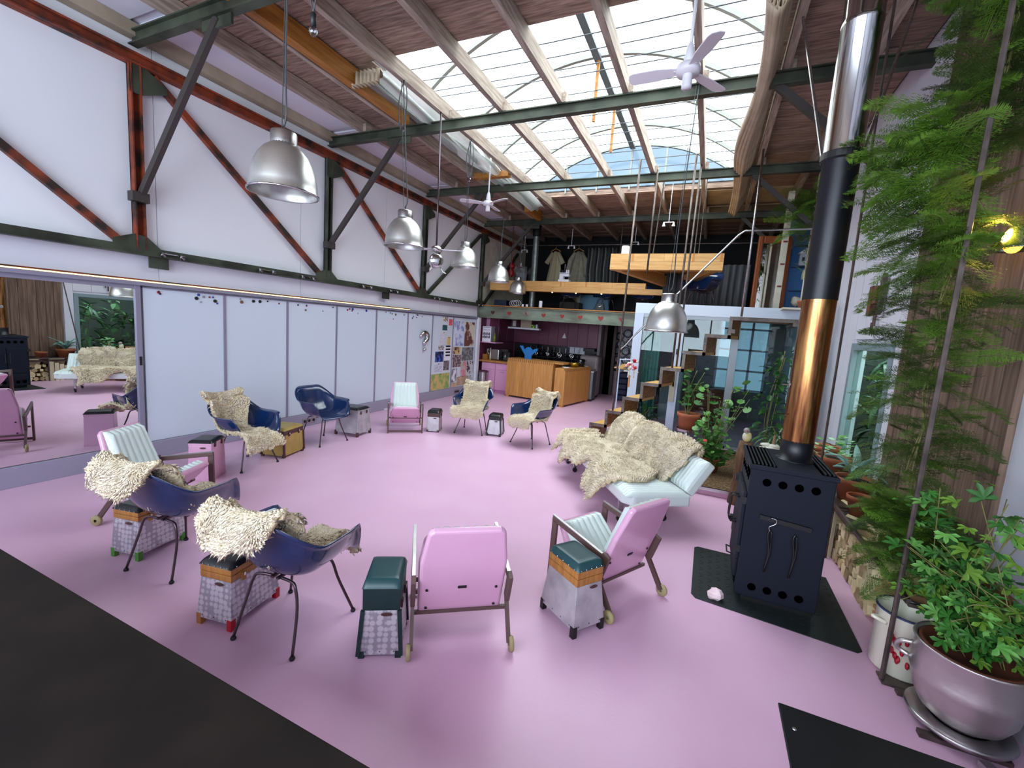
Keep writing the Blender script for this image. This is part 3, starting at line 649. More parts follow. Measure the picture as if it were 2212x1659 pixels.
for k, (xc, wd, l) in enumerate(((.68, .27, 'cream sheepskin over the far end of the sofa back'), (.09, .33, 'cream sheepskin over the middle of the sofa back'), (-.50, .31, 'cream sheepskin over the near end of the sofa back'))):
    def bs(u, v, xc=xc, wd=wd, k=k):
        x = xc + (u - .5) * 2 * wd; t_ = v * .62
        if t_ < .40: p = bm_ @ V((x, t_ - .02, .05 + (.05 * math.sin(PI * t_ / .4) + .05) * max(0, math.cos((u - .5) * PI * .95)) ** .7))
        else:
            a = min((t_ - .40) / .08, 1) * PI; hm = max(0, math.cos((u - .5) * PI * .95)) ** .7; p = bm_ @ V((x, .375 + (.03 + .06*hm) * math.sin(a), .02 + (.03 + .05*hm) * math.cos(a) - max(0, t_ - .48) * 1.0 * .25)); p = p + V((0, 0, -max(0, t_ - .48) * .9))
        return p
    q = thing('sheepskin', l, 'sheepskin', sf.location, sf.rotation_euler.z)
    def bmask(u, v, k=k):
        d = ((u - .5) / .5) ** 2 + ((v - .42) / .62) ** 2 * .8
        return d < .92 + .14 * noise.noise(V((u*3, v*3, k*5)))
    fur(q, bs, 26, 26, bmask, n=7500, ln=.045, rad=.008, flip=-1, seed=30 + k, both=False, fl=.55)
# ---------------------------------------------------------------- stove, plate, chimney
tag(obj('hearth_plate', MB().prism([(.09, 3.35), (.12, 3.30), (1.06, 3.2), (1.09, 3.23), (1.09, 4.17), (.12, 4.17), (.09, 4.14)], 0, .006), mcheck), 'black checkered steel hearth plate under the stove', 'plate')
m = MB()
for i in range(15):
    for j in range(15): m.bar((.14 + .064*i, 3.36 + .054*j, .0065), (.165 + .064*i, 3.36 + .054*j + .02*(1 if (i+j) % 2 else -1), .0065), .006, .003)
hp = bpy.data.objects['hearth_plate']; o = obj('tread_pattern', m, mcheck, hp); o['kind'] = 'stuff'
st = thing('wood_stove', 'tall black steel wood stove on the hearth plate', 'stove', (.62, 3.73, .007))
obj('body', MB().box(-.25, .25, -.31, .31, .05, .985), mstove, st, bevel=.006)
obj('plinth', MB().box(-.2, .24, -.27, .27, 0, .05), mblack, st)
obj('top_plate', MB().box(-.262, .262, -.322, .322, .985, 1.018), mstove, st, bevel=.005)
for k in range(6): obj('grate_bar', MB().box(-.235 + .024*k, -.225 + .024*k, -.29, .29, 1.018, 1.028), mgrate, st)
obj('grate_recess', MB().box(-.245, -.095, -.3, .3, 1.0175, 1.019), mvoid, st)
obj('grate_recess', MB().box(.165, .245, -.3, .3, 1.0175, 1.019), mvoid, st)
for k in range(3): obj('grate_bar', MB().box(.18 + .024*k, .19 + .024*k, -.29, .29, 1.018, 1.028), mgrate, st)
def hole(c, m): return MB().lathe([(.027, -.004), (.027, .002), (.0235, .002), (.0235, -.004)], 16, m).lathe([(.0001, .0005), (.0235, .0005)], 16, m)
for k in range(4):
    for z in (.905, .13): obj('vent_hole', hole(0, at((-.145 + .096*k, -.311, z)) @ rot('X', PI/2)), mvoid, st)
for k in range(6):
    for z in (.905, .12): obj('vent_hole', hole(0, at((-.251, -.225 + .09*k, z)) @ rot('Y', -PI/2)), mvoid, st)
for k in range(7): obj('vent_slot', MB().box(-.253, -.249, -.29 + .03*k, -.278 + .03*k, .93, .965), mvoid, st)
for s in (-1, 1):
    d_ = obj('door', MB().box(-.272, -.251, .004 if s > 0 else -.285, .285 if s > 0 else -.004, .30, .80), mstove, st, bevel=.004)
    obj('handle', MB().tube(smooth_path([(-.272, s*.03, .68), (-.32, s*.03, .69), (-.325, s*.03, .64), (-.325, s*.03, .50), (-.272, s*.03, .48)], 14), .007, 6), mblack, d_, True)
    for z in (.36, .72): obj('hinge', MB().box(-.29, -.25, s*.285 - .012, s*.285 + .03*s + .012, z, z + .05), mblack, d_)
dw = obj('ash_drawer', MB().box(-.268, -.251, -.27, .27, .16, .29), mstove, st, bevel=.004)
obj('handle', MB().tube([(-.268, -.06, .23), (-.31, -.06, .24), (-.31, .06, .24), (-.268, .06, .23)], .006, 6), mblack, dw)
obj('tool_rail', MB().bar((-.16, -.32, .66), (.15, -.32, .635), .02, .03), mblack, st)
for i, (x, l) in enumerate(((-.09, 'black tongs hanging from the hook on the stove side'), (.06, 'black poker hanging from the rail on the stove side'))):
    t = thing('fire_tool', l, 'fire tool', (.62 + x, 3.40, .28))
    obj('rod', MB().tube(smooth_path([(0, 0, 0), (.012, -.004, .15), (-.006, -.004, .27), (.004, 0, .31)], 16), .007, 6).tube(smooth_path([(.0, -.006, .02), (.02, -.006, .16), (.012, -.006, .3)], 12), .005, 6), mblack, t, True)
    if i == 0: obj('hook', MB().tube(smooth_path([(.004, -.004, .30), (-.006, -.006, .33), (.03, -.006, .36), (.03, -.006, .39), (.0, -.006, .395)], 16), .004, 6), mchrome, t, True)
fl = thing('chimney_pipe', 'tall stove chimney pipe with a copper-tinted lower section', 'chimney pipe', (.68, 3.78, 1.025))
obj('collar', MB().lathe([(.125, .0), (.125, .004), (.104, .006), (.104, .14), (.106, .15)], 28), mblkp, fl, True)
obj('copper_section', MB().lathe([(.105, .145), (.105, 1.175)], 40), mcop, fl, True, label='copper section tinted purple and gold by heat')
obj('black_section', MB().lathe([(.108, 1.17), (.108, 2.12), (.112, 2.125)], 32), mblkp, fl, True)
obj('ring', MB().lathe([(.112, 2.10), (.125, 2.11), (.125, 2.155), (.112, 2.16)], 28), mblack, fl)
obj('chrome_section', MB().lathe([(.115, 2.13), (.115, 2.95), (.118, 2.955), (.118, 2.985), (.115, 2.99), (.115, 3.83)], 32), mchrome, fl, True)
obj('damper', MB().tube([(-.10, 0, .55), (-.15, 0, .55)], .004, 6).ball((-.105, 0, .55), .03, 10, 6, (.25, 1, 1)), mbrush, fl)
obj('thermometer_rod', MB().tube([(-.10, -.02, .33), (-.17, -.04, .335)], .005, 6), mchrome, fl)
for a, b in (((-.11, 0, 2.13), (-.28, 1.0, 3.75)), ((.11, 0, 2.13), (.55, 1.05, 3.75)), ((.05, .1, 2.13), (.28, 1.0, 3.75))): obj('stay_rod', MB().tube([a, b], .011, 6), mbrush, fl)
tag(obj('quartz_stone', MB().ball((.25, 3.36, .042), .052, 7, 5, (1.1, .9, .9), .5), mquartz), 'pale pink quartz rock on the corner of the hearth plate', 'stone')

# ---------------------------------------------------------------- plants
def leafmesh(name, kind, mat):
    m = MB()
    if kind == 'oval':
        o = [(0, 0), (.18, .22), (.22, .5), (.13, .8), (0, 1)]
        v = [(0, 0, 0), (0, .33, -.03), (0, .66, -.05), (0, 1, -.16)] + [(s*x, y, .05 - .12*y*y) for s in (-1, 1) for x, y in o[1:4]]
        m.add(v, [(0, 1, 4), (1, 5, 4), (1, 2, 5), (2, 6, 5), (2, 3, 6), (0, 7, 1), (1, 7, 8), (1, 8, 2), (2, 8, 9), (2, 9, 3)])
    elif kind == 'round':
        n = 15; v = [(0, .38, -.06)]
        for i in range(n):
            a = -PI/2 + .22 + (2*PI - .44) * i / (n - 1); r = .5 * (1 + .09 * math.cos(a * 7)); v.append((r*math.cos(a), .5 + r*math.sin(a), .06 * math.cos(a*7)))
        m.add(v, [(0, i, i + 1) for i in range(1, n)])
    elif kind == 'lobed':
        v = [(0, .15, 0)]; k = 0
        for i in range(21):
            a = -PI*.28 + PI*1.56 * i / 20; r = .62 * (1 if i % 4 == 2 else (.40 if i % 4 == 0 else .74)); v.append((r*math.cos(a), .35 + r*math.sin(a), .08*math.sin(i*1.7)))
        m.add(v, [(0, i, i + 1) for i in range(1, 21)])
    elif kind == 'blade':
        m.add([(-.05, 0, 0), (.05, 0, 0), (-.08, .35, .0), (.08, .35, .0), (0, .3, -.04), (-.05, .72, -.1), (.05, .72, -.1), (0, 1, -.3)], [(0, 1, 4), (0, 4, 2), (1, 3, 4), (2, 4, 5), (4, 3, 6), (4, 6, 5), (5, 6, 7)])
    return mesh(name, m, mat, True)
LF = {}
def leaf(parent, kind, mat, p, d, s, up=(0, 0, 1)):
    if (kind, mat.name) not in LF: LF[kind, mat.name] = leafmesh('leaf', kind, mat)
    d = V(d).normalized(); x = d.cross(V(up))
    if x.length < 1e-3: x = V((1, 0, 0))
    x.normalize(); z = x.cross(d); p = V(p); ox = parent.location.x; xs = [p.x + ox, p.x + ox + d.x*s + .3*s, p.x + ox + d.x*s - .3*s, p.x + ox + .4*s]
    if ox < 1.6 and max(xs) > 1.57: p.x -= max(xs) - 1.57                # keep clear of the wall
    if ox > 1.6 and min(xs) < 1.77: p.x += 1.77 - min(xs)
    m = axes(p, x*s, d*s, z*s)
    return link('leaf', LF[kind, mat.name], parent, mtx=m)
def rnd(a, b): return R.uniform(a, b)
def pot(t, r, h, mat=mterra, z0=0, r0=.72):
    obj('pot', MB().lathe([(r*r0, z0), (r*.95, z0 + h*.78), (r*1.03, z0 + h*.8), (r*1.05, z0 + h), (r*.94, z0 + h), (r*.88, z0 + h*.82)], 24, cap0=True), mat, t, True, label=None)
    obj('soil', MB().lathe([(.001, z0 + h*.86), (r*.9, z0 + h*.86)], 16), msoil, t)
def stems(t, pts, r=.004, mat=mstem): 
    m = MB()
    for p in pts: m.tube(p, r, 5)
    o = obj('stem', m, mat, t, True); o['kind'] = 'stuff'
# trailing geranium: a mass on the mat, with flowers
t = thing('geranium', 'large bright green geranium growing in a mass on the mat beside the sofa', 'plant', (.2, 6.45, .10))
pot(t, .13, .2, mterra)
sp = []
for k in range(26):
    a = rnd(0, 2*PI); q = rnd(.05, .32); h = rnd(.2, 1.2); sp.append(smooth_path([(0, 0, .16), (q*.4*math.cos(a), q*.4*math.sin(a), h*.5), (q*math.cos(a) + .05, q*math.sin(a), h)], 8))
stems(t, sp)
for k in range(285):
    p = V(R.choice(sp)[R.randint(2, 8)]) + V((rnd(-.1, .1), rnd(-.1, .1), rnd(-.06, .06))); p.z = max(p.z, .05)
    leaf(t, 'round', R.choice([mleafb, mleafb, mleafm]), p, (rnd(-1, .6), rnd(-1.2, .5), rnd(-.3, .5)), rnd(.065, .12), (rnd(-.4, .4), rnd(-.9, 0), 1))
for p in ((-.10, -.2, .45), (-.14, -.2, .38)): obj('blossom', MB().ball(p, .028, 8, 5, (1.2, 1, .7), .5), M('coral', '#e0625c', .6) if 'coral' not in bpy.data.materials else bpy.data.materials['coral'], t)
# pelargonium pot on a steel stand
t = thing('plant_stand', 'brushed steel post stand with a round tray in front of the glass wall', 'stand', (-.16, 7.32, 0))
obj('post', MB().lathe([(.11, 0), (.11, .01), (.055, .02), (.055, .44), (.05, .45)], 20, cap0=True), mbrush, t, True)
obj('tray', MB().lathe([(.05, .44), (.17, .445), (.175, .48), (.165, .48), (.16, .455), (.001, .455)], 28), mbrush, t)
t = thing('potted_geranium', 'terracotta pot of tall leggy geranium on the steel stand', 'plant', (-.16, 7.32, .456))
pot(t, .165, .27, mterra, r0=.8)
sp = [smooth_path([(rnd(-.05, .05), rnd(-.05, .05), .22), (rnd(-.1, .1), rnd(-.1, .1), .5), (rnd(-.12, .16), rnd(-.12, .12), rnd(.6, .95))], 8) for k in range(8)] + [smooth_path([(.1, -.05, .24), (.19, -.08, .2), (.24 + .02*k, -.12, -.1), (.2 + .02*k, -.12, -.35)], 10) for k in range(4)]
stems(t, sp, .005)
for k in range(60):
    p = V(R.choice(sp[:8])[R.randint(3, 8)]) + V((rnd(-.08, .08), rnd(-.08, .08), rnd(-.05, .05)))
    leaf(t, 'round', R.choice([mleafm, mleafd, mleafm]), p, (rnd(-1, 1), rnd(-1, .4), rnd(-.2, .6)), rnd(.06, .10), (0, -.4, 1))
# tall dark ficus-like plant
def bush(label, name, loc, h, r, n, kind, mats, ls, potr=.14, poth=.22, bend=0):
    t = thing(name, label, 'plant', loc); pot(t, potr, poth)
    sp = [smooth_path([(0, 0, poth*.8), (rnd(-.06, .06), rnd(-.06, .06), h*.5), (rnd(-r, r)*.6 + bend, rnd(-r, r)*.5, h*rnd(.75, 1.0))], 10) for k in range(max(3, n // 28))]
    stems(t, sp, .006)
    for k in range(n):
        j = R.randint(3, 10); q = R.choice(sp)[j]; p = V(q) + V((rnd(-r, r)*.6, rnd(-r, r)*.6, rnd(-.08, .08)))
        leaf(t, kind, R.choice(mats), p, (p.x - q.x + rnd(-.1, .1), p.y - q.y - .05, rnd(-.1, .08)), ls * rnd(.7, 1.25))
    return t
bush('tall dark glossy-leaved plant with a thin trunk before the right glass pane', 'rubber_plant', (.93, 7.3, 0), 1.8, .22, 120, 'oval', [mleafd, mleafd, mleafm], .15, .17, .28)
bush('low dark leafy plant in front of the left glass pane, behind the stairs', 'leafy_plant', (-.92, 8.1, 0), .75, .2, 46, 'oval', [mleafd], .17, .13, .2)
bush('bushy mid green plant behind the stove beside the chimney', 'leafy_plant', (.98, 6.2, 0), 1.0, .24, 110, 'blade', [mleafm, mleafd], .16, .15, .24)
bush('tall narrow climbing plant against the white wall right of the chimney', 'climbing_plant', (1.40, 7.55, 0), 2.5, .16, 110, 'oval', [mleafm, mleafb, mleafd], .12, .14, .24)
bush('plant with strap leaves behind the garden door glass', 'garden_plant', (2.15, 5.7, 0), 1.8, .4, 90, 'blade', [mleafd, mleafm], .42, .2, .3)
bush('dark bushy plant behind the right side of the garden door', 'garden_plant', (2.3, 6.4, 0), 1.9, .35, 90, 'oval', [mleafd, mleafm], .24, .2, .3)
bush('cactus-like dark plant in the garden at the left of the door glass', 'garden_plant', (2.2, 7.2, 0), 2.0, .4, 90, 'blade', [mleafd, mleafm], .35, .2, .3)
# raised mat tray and things on the floor behind the stove
t = thing('mat_tray', 'low pink-edged platform with a woven brown mat in front of the glass wall', 'platform', (.35, 6.75, 0))
obj('edge', MB().box(-.46, .62, -1.05, 1.2, 0, .085), mpink, t, bevel=.005)
obj('steel_rim', MB().box(-.47, -.455, -1.06, 1.2, .06, .097).box(-.47, .62, -1.065, -1.05, .06, .097), mbrush, t)
obj('mat', MB().box(-.45, .62, -1.04, 1.2, .085, .097), M('woven_mat', '#8c6f52', .9, c2='#5e4832', scale=60, detail=1), t)
m = MB()
for k in range(44): m.bar((-.44, -1.03 + .05*k, .099), (.6, -1.03 + .05*k, .099), .02, .008)
o = obj('weave', m, bpy.data.materials['woven_mat'], t); o['kind'] = 'stuff'
t = thing('tree_stump', 'upright piece of driftwood trunk left of the stove', 'driftwood', (.52, 5.62, 0))
obj('trunk', MB().lathe([(.12, 0), (.10, .15), (.085, .35), (.095, .55), (.07, .74)], 11, cap0=True, cap1=True), M('driftwood', '#6f4f35', .85, c2='#4b3322', scale=8, st=(6, 6, 1)), t, True)
t = thing('bird_figure', 'small yellow bird figurine perched on the driftwood trunk', 'figurine', (.52, 5.62, .74))
obj('bird_body', MB().ball((0, 0, .06), .055, 12, 8, (.9, .8, 1.15)), M('bird_yellow', '#d8c24e', .6, c2='#c9c8c0', scale=14), t, True)
obj('head', MB().ball((-.012, -.02, .135), .034, 10, 7), M('bird_grey', '#8d8a86', .6), t, True)
obj('beak', MB().lathe([(.01, 0), (.001, .035)], 8, at((-.012, -.05, .135)) @ rot('X', PI/2)), M('bird_red', '#a23a2a', .5), t)
t = thing('shell_heap', 'heap of white stones and shells with a brown stick behind the stove', 'stones', (.80, 5.5, 0))
obj('stump', MB().lathe([(.2, 0), (.2, .70)], 14, cap0=True, cap1=True), mstairw, t)
for k in range(14): obj('stone', MB().ball((rnd(-.18, .18), rnd(-.12, .12), .715 + .02*(k % 3)), rnd(.03, .055), 7, 5, (1.2, .9, .6), .5), mpilwh, t, True)
obj('stick', MB().tube([(-.03, 0, .70), (-.025, 0, .88)], [.022, .012], 7), M('stick_brown', '#8b6a55', .8), t)

# pots on the ledge by the garden door
struct('trim_4', MB().box(1.2, 1.58, 4.3, 6.55, .42, .46), msteelr)
def ledgepot(label, y, x, r, h, name='terracotta_pot'):
    t = thing(name, label, 'pot', (x, y, .46)); pot(t, r, h); return t
t = ledgepot('wide terracotta pot of round-leaved succulents under the garden door', 5.75, 1.40, .17, .24, 'succulent_pot')
for k in range(70):
    a = rnd(0, 2*PI); q = rnd(.02, .24); leaf(t, 'round', R.choice([mleafb, M('succulent', '#8fb58c', .5, rand=.15) if 'succulent' not in bpy.data.materials else bpy.data.materials['succulent']]), (q*math.cos(a)*.9, q*math.sin(a), rnd(.22, .48) - q*.4), (math.cos(a), math.sin(a), .3), rnd(.05, .08))
ledgepot('second terracotta pot half hidden behind the chimney rod', 6.28, 1.42, .15, .25)
t = ledgepot('terracotta pot holding a grey-green agave beside the stove top', 4.98, 1.40, .16, .22, 'agave_pot')
for k in range(11):
    a = 2*PI*k/11 + .3; e = .35 + .5 * (k % 3) / 2
    p = smooth_path([(0, 0, .2), (.12*math.cos(a), .12*math.sin(a), .2 + .16*e + .05), (.27*math.cos(a), .27*math.sin(a), .22 + .30*e - .08*(k % 2))], 8)
    m = MB(); vs = []
    for i, q in enumerate(p):
        wv = .032 * math.sin(PI * (.22 + .78 * i/8)) + .001; sd = V((-math.sin(a), math.cos(a), 0)); vs += [q - sd*wv + V((0, 0, .012)), q, q + sd*wv + V((0, 0, .012))]
    m.add(vs, [(3*i + j, 3*i + j + 1, 3*i + 4 + j, 3*i + 3 + j) for i in range(8) for j in range(2)]); obj('leaf', m, magave, t, True, solid=.006)
ledgepot('small terracotta pot at the near end of the ledge by the ferns', 4.55, 1.34, .10, .17)

# plant rack of steel rods, firewood under it
t = thing('plant_rack', 'raw steel rod rack along the right wall over the firewood', 'rack', (1.17, 4.2, 0))
obj('rail', MB().bar((0, -1.2, .5), (0, 2.2, .5), .02, .03).bar((.38, -1.2, .5), (.38, 2.2, .5), .02, .03), msteelr, t)
for y in (-1.2, .4, 2.1):
    obj('cross_bar', MB().bar((0, y, .485), (.38, y, .485), .02, .02), msteelr, t)
    obj('leg', MB().tube([(0 if y > -1 else -.05, y, 0), (0 if y > -1 else -.05, y, .5)], .012, 7), msteelr, t)
obj('upright', MB().tube([(-.05, -1.2, 0), (-.05, -1.2, 2.0), (-.05, -1.2, 4.7)], .013, 7), msteelr, t)
obj('upright', MB().tube([(-.02, .95, .5), (-.10, .6, 2.7), (-.12, .55, 4.7)], .011, 7), msteelr, t)
obj('foot_plate', MB().box(-.06, .3, -1.24, -1.14, 0, .012), msteelr, t)
mkind = M('kindling', '#9a6f48', .8, c2='#c09a6a', scale=8, rand=.3)
lm = []
for k in range(5):
    r = .040 + .006*k; poly = [(r*(1 + .25*rnd(-1, 1))*math.cos(2*PI*i/(3 + k % 3 + 1)), r*(1 + .25*rnd(-1, 1))*math.sin(2*PI*i/(3 + k % 3 + 1))) for i in range(3 + k % 3 + 1)]
    lm.append((mesh('log', MB().prism(poly, -.17, .17, rot('Y', PI/2)), mend if k % 2 == 0 else mlog), r))
k = 0
for y in [3.72 + .098*i for i in range(16)]:
    for z in range(4 if y < 4.6 else 3):
        me, r = lm[R.randrange(5)]
        o = link('firewood_log', me); o.location = (1.405 + rnd(-.012, .0), y + (z % 2)*.045, .05 + z*.092); o.rotation_euler = (rnd(0, 6), 0, rnd(-.04, .04)); tag(o, 'split log in the firewood stack under the plant rack', 'log', 'firewood stacked along the right wall')
for i in range(14):
    for j in range(3):
        o = link('kindling_slat', mesh('slat', MB().box(-.16, .16, -.045, .045, -.012, .012), mkind if i + j else mkind) if (i + j == 0) else ksl); ksl = o.data
        o.location = (1.41 + rnd(-.02, .02), 3.40 + .1*j, .02 + .0275*i); o.rotation_euler = (0, 0, rnd(-.12, .12)); tag(o, 'thin brown slat in the kindling stack beside the cream enamel pot', 'slat', 'kindling slats beside the enamel pot')
for i, (y, a) in enumerate(((3.65, .5), (4.05, -.4), (4.35, .7), (4.75, .2))):
    o = link('firewood_log', lm[4][0]); o.location = (1.36, y, .425); o.rotation_euler = (rnd(0, 3), 0, a + PI/2); tag(o, ['pale log lying across the stack nearest the white pot', 'second pale log lying askew on the firewood', 'third pale log lying askew on the firewood', 'pale log lying on the firewood beside the stove'][i], 'log')
for i in range(5):
    tag(obj('board_offcut', MB().box(1.19, 1.215, 4.62 + .085*i, 4.69 + .085*i, .0, .42 - .03*i), M('pale_board', '#d9cfb0', .8, rand=.1) if 'pale_board' not in bpy.data.materials else bpy.data.materials['pale_board']), 'pale upright board offcut leaning at the front of the firewood', 'board', 'pale boards at the front of the firewood')
t = thing('enamel_pot', 'cream enamel stockpot with red flower decoration by the fern', 'pot', (1.24, 3.16, .012))
obj('pot_body', MB().lathe([(.135, 0), (.14, .01), (.14, .35), (.147, .36), (.14, .362), (.134, .35), (.13, .02), (.001, .015)], 28, cap0=True), menam, t, True)
obj('rim', MB().lathe([(.139, .352), (.149, .357), (.149, .367), (.139, .367)], 28), M('blue_rim', '#33415f', .3), t)
for a in (200, 20): obj('handle', MB().tube(smooth_path([(.137*math.cos(D(a-14)), .137*math.sin(D(a-14)), .29), (.19*math.cos(D(a)), .19*math.sin(D(a)), .31), (.137*math.cos(D(a+14)), .137*math.sin(D(a+14)), .29)], 10), .011, 7), menam, t, True)
m = MB()
for i in range(12):
    a = D(250 + rnd(-26, 26)); m.ball((.141*math.cos(a), .141*math.sin(a), .17 + rnd(-.07, .07)), .022, 7, 4, (.4, 1, 1))
obj('flower_decoration', m, mred, t, True)
t = thing('steel_bowl_planter', 'dented double-walled steel bowl planter in the lower right corner', 'planter', (1.36, 2.78, 0))
obj('base', MB().lathe([(.15, .02), (.20, .03), (.21, .05), (.20, .06), (.12, .055)], 32, cap0=True), mbrush, t, True)
obj('bowl', MB().lathe([(.10, .05), (.16, .10), (.195, .17), (.21, .25), (.218, .27), (.212, .29), (.212, .42), (.222, .43), (.218, .436), (.205, .43), (.2, .36)], 36), M('dented_steel', '#cbc4c2', .36, .85, c2='#b5adac', scale=3, bump=.25, bscale=9), t, True)
obj('terracotta_liner', MB().lathe([(.195, .38), (.198, .425), (.185, .43), (.18, .40), (.001, .39)], 32), M('brown_liner', '#5d2f1d', .7), t, True)
obj('foot_ring', MB().box(-.2, .14, -.16, -.12, 0, .022).box(-.2, .14, .12, .16, 0, .022), msteelr, t)
obj('handle', MB().tube(smooth_path([(-.2, .06, .36), (-.25, .08, .34), (-.24, .12, .28), (-.19, .1, .26)], 10), .012, 7), malum, t, True)

# ferns and the scented geranium
def frond_mesh(seed, mat, L=1.0):
    r = random.Random(seed); m = MB()
    def stem(t): return V((0, L*t, .25*L*t - .42*L*t*t))
    n = 15
    for i in range(n):
        a, b = stem(i/n), stem((i+1)/n); w_ = .006*(1 - i/n) + .0015
        m.add([a + V((-w_, 0, 0)), a + V((w_, 0, 0)), b + V((w_, 0, 0)), b + V((-w_, 0, 0))], [(0, 1, 2, 3)])
    for i in range(1, n):
        t = i / n; p = stem(t); ll = .36 * L * math.sin(PI * (.18 + .8*t)) ** .8 * r.uniform(.8, 1.1)
        for s in (-1, 1):
            d = V((s * .85, .55, r.uniform(-.15, .1))).normalized()
            e = p + d * ll
            m.add([p, p + V((0, .006, 0)), e], [(0, 1, 2)])
            for j in range(1, 9):
                q = p + d * ll * (j + r.uniform(-.4, .4)) / 9; l2 = .13 * L * (1 - j / 11)
                for s2 in (-1, 1):
                    d2 = (d * .75 + V((-d.y * s2, d.x * s2, r.uniform(-.3, .3)))).normalized()
                    q2 = q + d2 * l2; x = V((-d2.y, d2.x, 0)) * .0062 * L
                    m.add([q - x, q + x, q + d2*l2*.6 + x*.8, q2], [(0, 1, 2, 3)])
    return mesh('frond', m, mat)
FM = [frond_mesh(i, mfern if i < 4 else mfernd) for i in range(7)]
def frond(t, p, yaw, pitch, s, k=None):
    me = FM[R.randrange(7) if k is None else k]
    ex = t.location.x + p.x + max(0, -math.sin(yaw)) * s * math.cos(pitch) + .22*s*abs(math.cos(yaw))
    if ex > 1.56: p = p - V((ex - 1.56, 0, 0))
    return link('frond', me, t, mtx=at(p) @ rot('Z', yaw) @ rot('X', pitch) @ rot('Y', rnd(-.5, .5)) @ Matrix.Scale(s, 4))
def fern(label, loc, line, n, rad, smin, smax, yaws=(0, 2*PI), dark=.5):
    t = thing('asparagus_fern', label, 'fern', loc, group=None)
    P = smooth_path(line, 40)
    for j in range(3): stems(t, [[q + V((rnd(-.02, .02), rnd(-.02, .02), 0)) for q in P[::4]]], .004)
    for i in range(n):
        q = P[R.randint(0, 40)]; a = rnd(*yaws); q = q + V((rnd(-rad, rad), rnd(-rad, rad), rnd(-.05, .05)))
        frond(t, q, a, rnd(-.6, .55), rnd(smin, smax), R.choice((4, 5, 6)) if R.random() < dark else R.choice((0, 1, 2, 3)))
    return t
fern('feathery asparagus fern climbing the rod high against the brown boards', (1.17, 3.2, 0), [(.10, .2, 3.0), (.14, .25, 3.6), (.14, .3, 4.15), (.2, .3, 4.55)], 170, .10, .22, .42, dark=.8)
fern('bright feathery asparagus fern arching left across the chimney pipe', (1.12, 3.3, 0), [(.05, .0, 2.3), (.02, .05, 2.6), (-.02, .1, 2.95), (-.0, .15, 3.2)], 95, .08, .26, .46, (.3, 3.4), .1)
fern('darker asparagus fern hanging down the middle of the brown boards', (1.15, 3.3, 0), [(.02, .0, 1.1), (.04, .0, 1.7), (.06, .1, 2.2), (.1, .15, 2.7)], 170, .08, .2, .36, dark=.7)
fern('wide asparagus fern spilling over the firewood rack', (1.25, 3.45, .5), [(.0, -.3, .12), (.08, -.05, .25), (.08, .15, .35), (.06, .3, .25)], 190, .11, .2, .36, dark=.45)
fern('small hanging fern at the top of the white column behind the chimney', (1.15, 8.3, 0), [(.0, .0, 3.6), (.05, 0, 4.0), (.0, .1, 4.3)], 60, .12, .3, .55, dark=.5)
t = thing('scented_geranium', 'leafy green plant with lobed leaves growing from the steel bowl planter', 'plant', (1.36, 2.8, .40))
sp = [smooth_path([(rnd(-.10, .10), rnd(-.10, .10), 0), (rnd(-.16, .14), rnd(-.16, .2), rnd(.15, .35)), (rnd(-.30, .16), rnd(-.16, .4), rnd(.15, .85))], 12) for k in range(26)]
stems(t, sp, .0025)
for k in range(295):
    q = V(R.choice(sp)[R.randint(2, 12)]); p = q + V((rnd(-.09, .07), rnd(-.08, .08), rnd(-.05, .06)))
    leaf(t, 'lobed', R.choice([mleafm, mleafb, mleafm, mfern]), p, (rnd(-1, 1), rnd(-1, .6), rnd(-.35, .4)), rnd(.055, .105), (rnd(-.3, .1), rnd(-.9, -.1), 1))
t = thing('heat_lamp', 'glowing orange clamp lamp among the ferns at the far right', 'lamp', (1.45, 3.36, 2.49), D(150))
obj('shade', MB().lathe([(.03, .09), (.05, .06), (.095, -.02), (.10, -.03), (.093, -.02), (.045, .05)], 20), mchrome, t, True)
obj('bulb', MB().ball((0, 0, .0), .04, 12, 8, (1, 1, 1.2)), M('orange_glow', '#ffa030', .5, emit=7), t, True)
obj('arm', MB().tube([(0, 0, .09), (.06, .02, .14), (.13, .06, .1)], .008, 6), mblack, t)
lp = bpy.data.lights.new('heat_lamp_light', 'POINT'); lp.energy = 9; lp.color = (1, .62, .12); lp.shadow_soft_size = .05
lo_ = bpy.data.objects.new('heat_lamp_light', lp); C.objects.link(lo_); lo_.location = (1.38, 3.34, 2.58)
# carved hanging on the white wall
t = thing('wall_hanging', 'small carved wooden wind chime hanging on the white wall above the garden door', 'wall hanging', (1.56, 5.85, 2.55))
obj('block', MB().box(-.03, .03, -.06, .10, -.18, .0), M('chime_wood', '#6a3f2a', .7), t)
obj('carved_edge', MB().box(-.035, .03, .06, .17, -.30, .01), M('chime_carve', '#7b4a35', .8, c2='#4e2c20', scale=30), t)
obj('dark_slab', MB().prism([(-.02, -.28), (.03, -.30), (.04, .08), (.0, .12), (-.025, .06)], -.02, .02, axes((0, -.13, 0), (0, 1, 0), (0, 0, 1), (1, 0, 0))), M('slate', '#4a4340', .6), t)
for dy, l in ((.03, .5), (-.02, .42)):
    obj('chime_bar', MB().tube([(0, dy, -.18), (0, dy, -l + .12)], .003, 4).tube([(0, dy, -l + .12), (0, dy, -l)], .014, 6), mbrn, t)
obj('cord', MB().tube([(0, .1, 0), (0, .05, .12), (0, -.05, 0)], .003, 4), mblack, t)
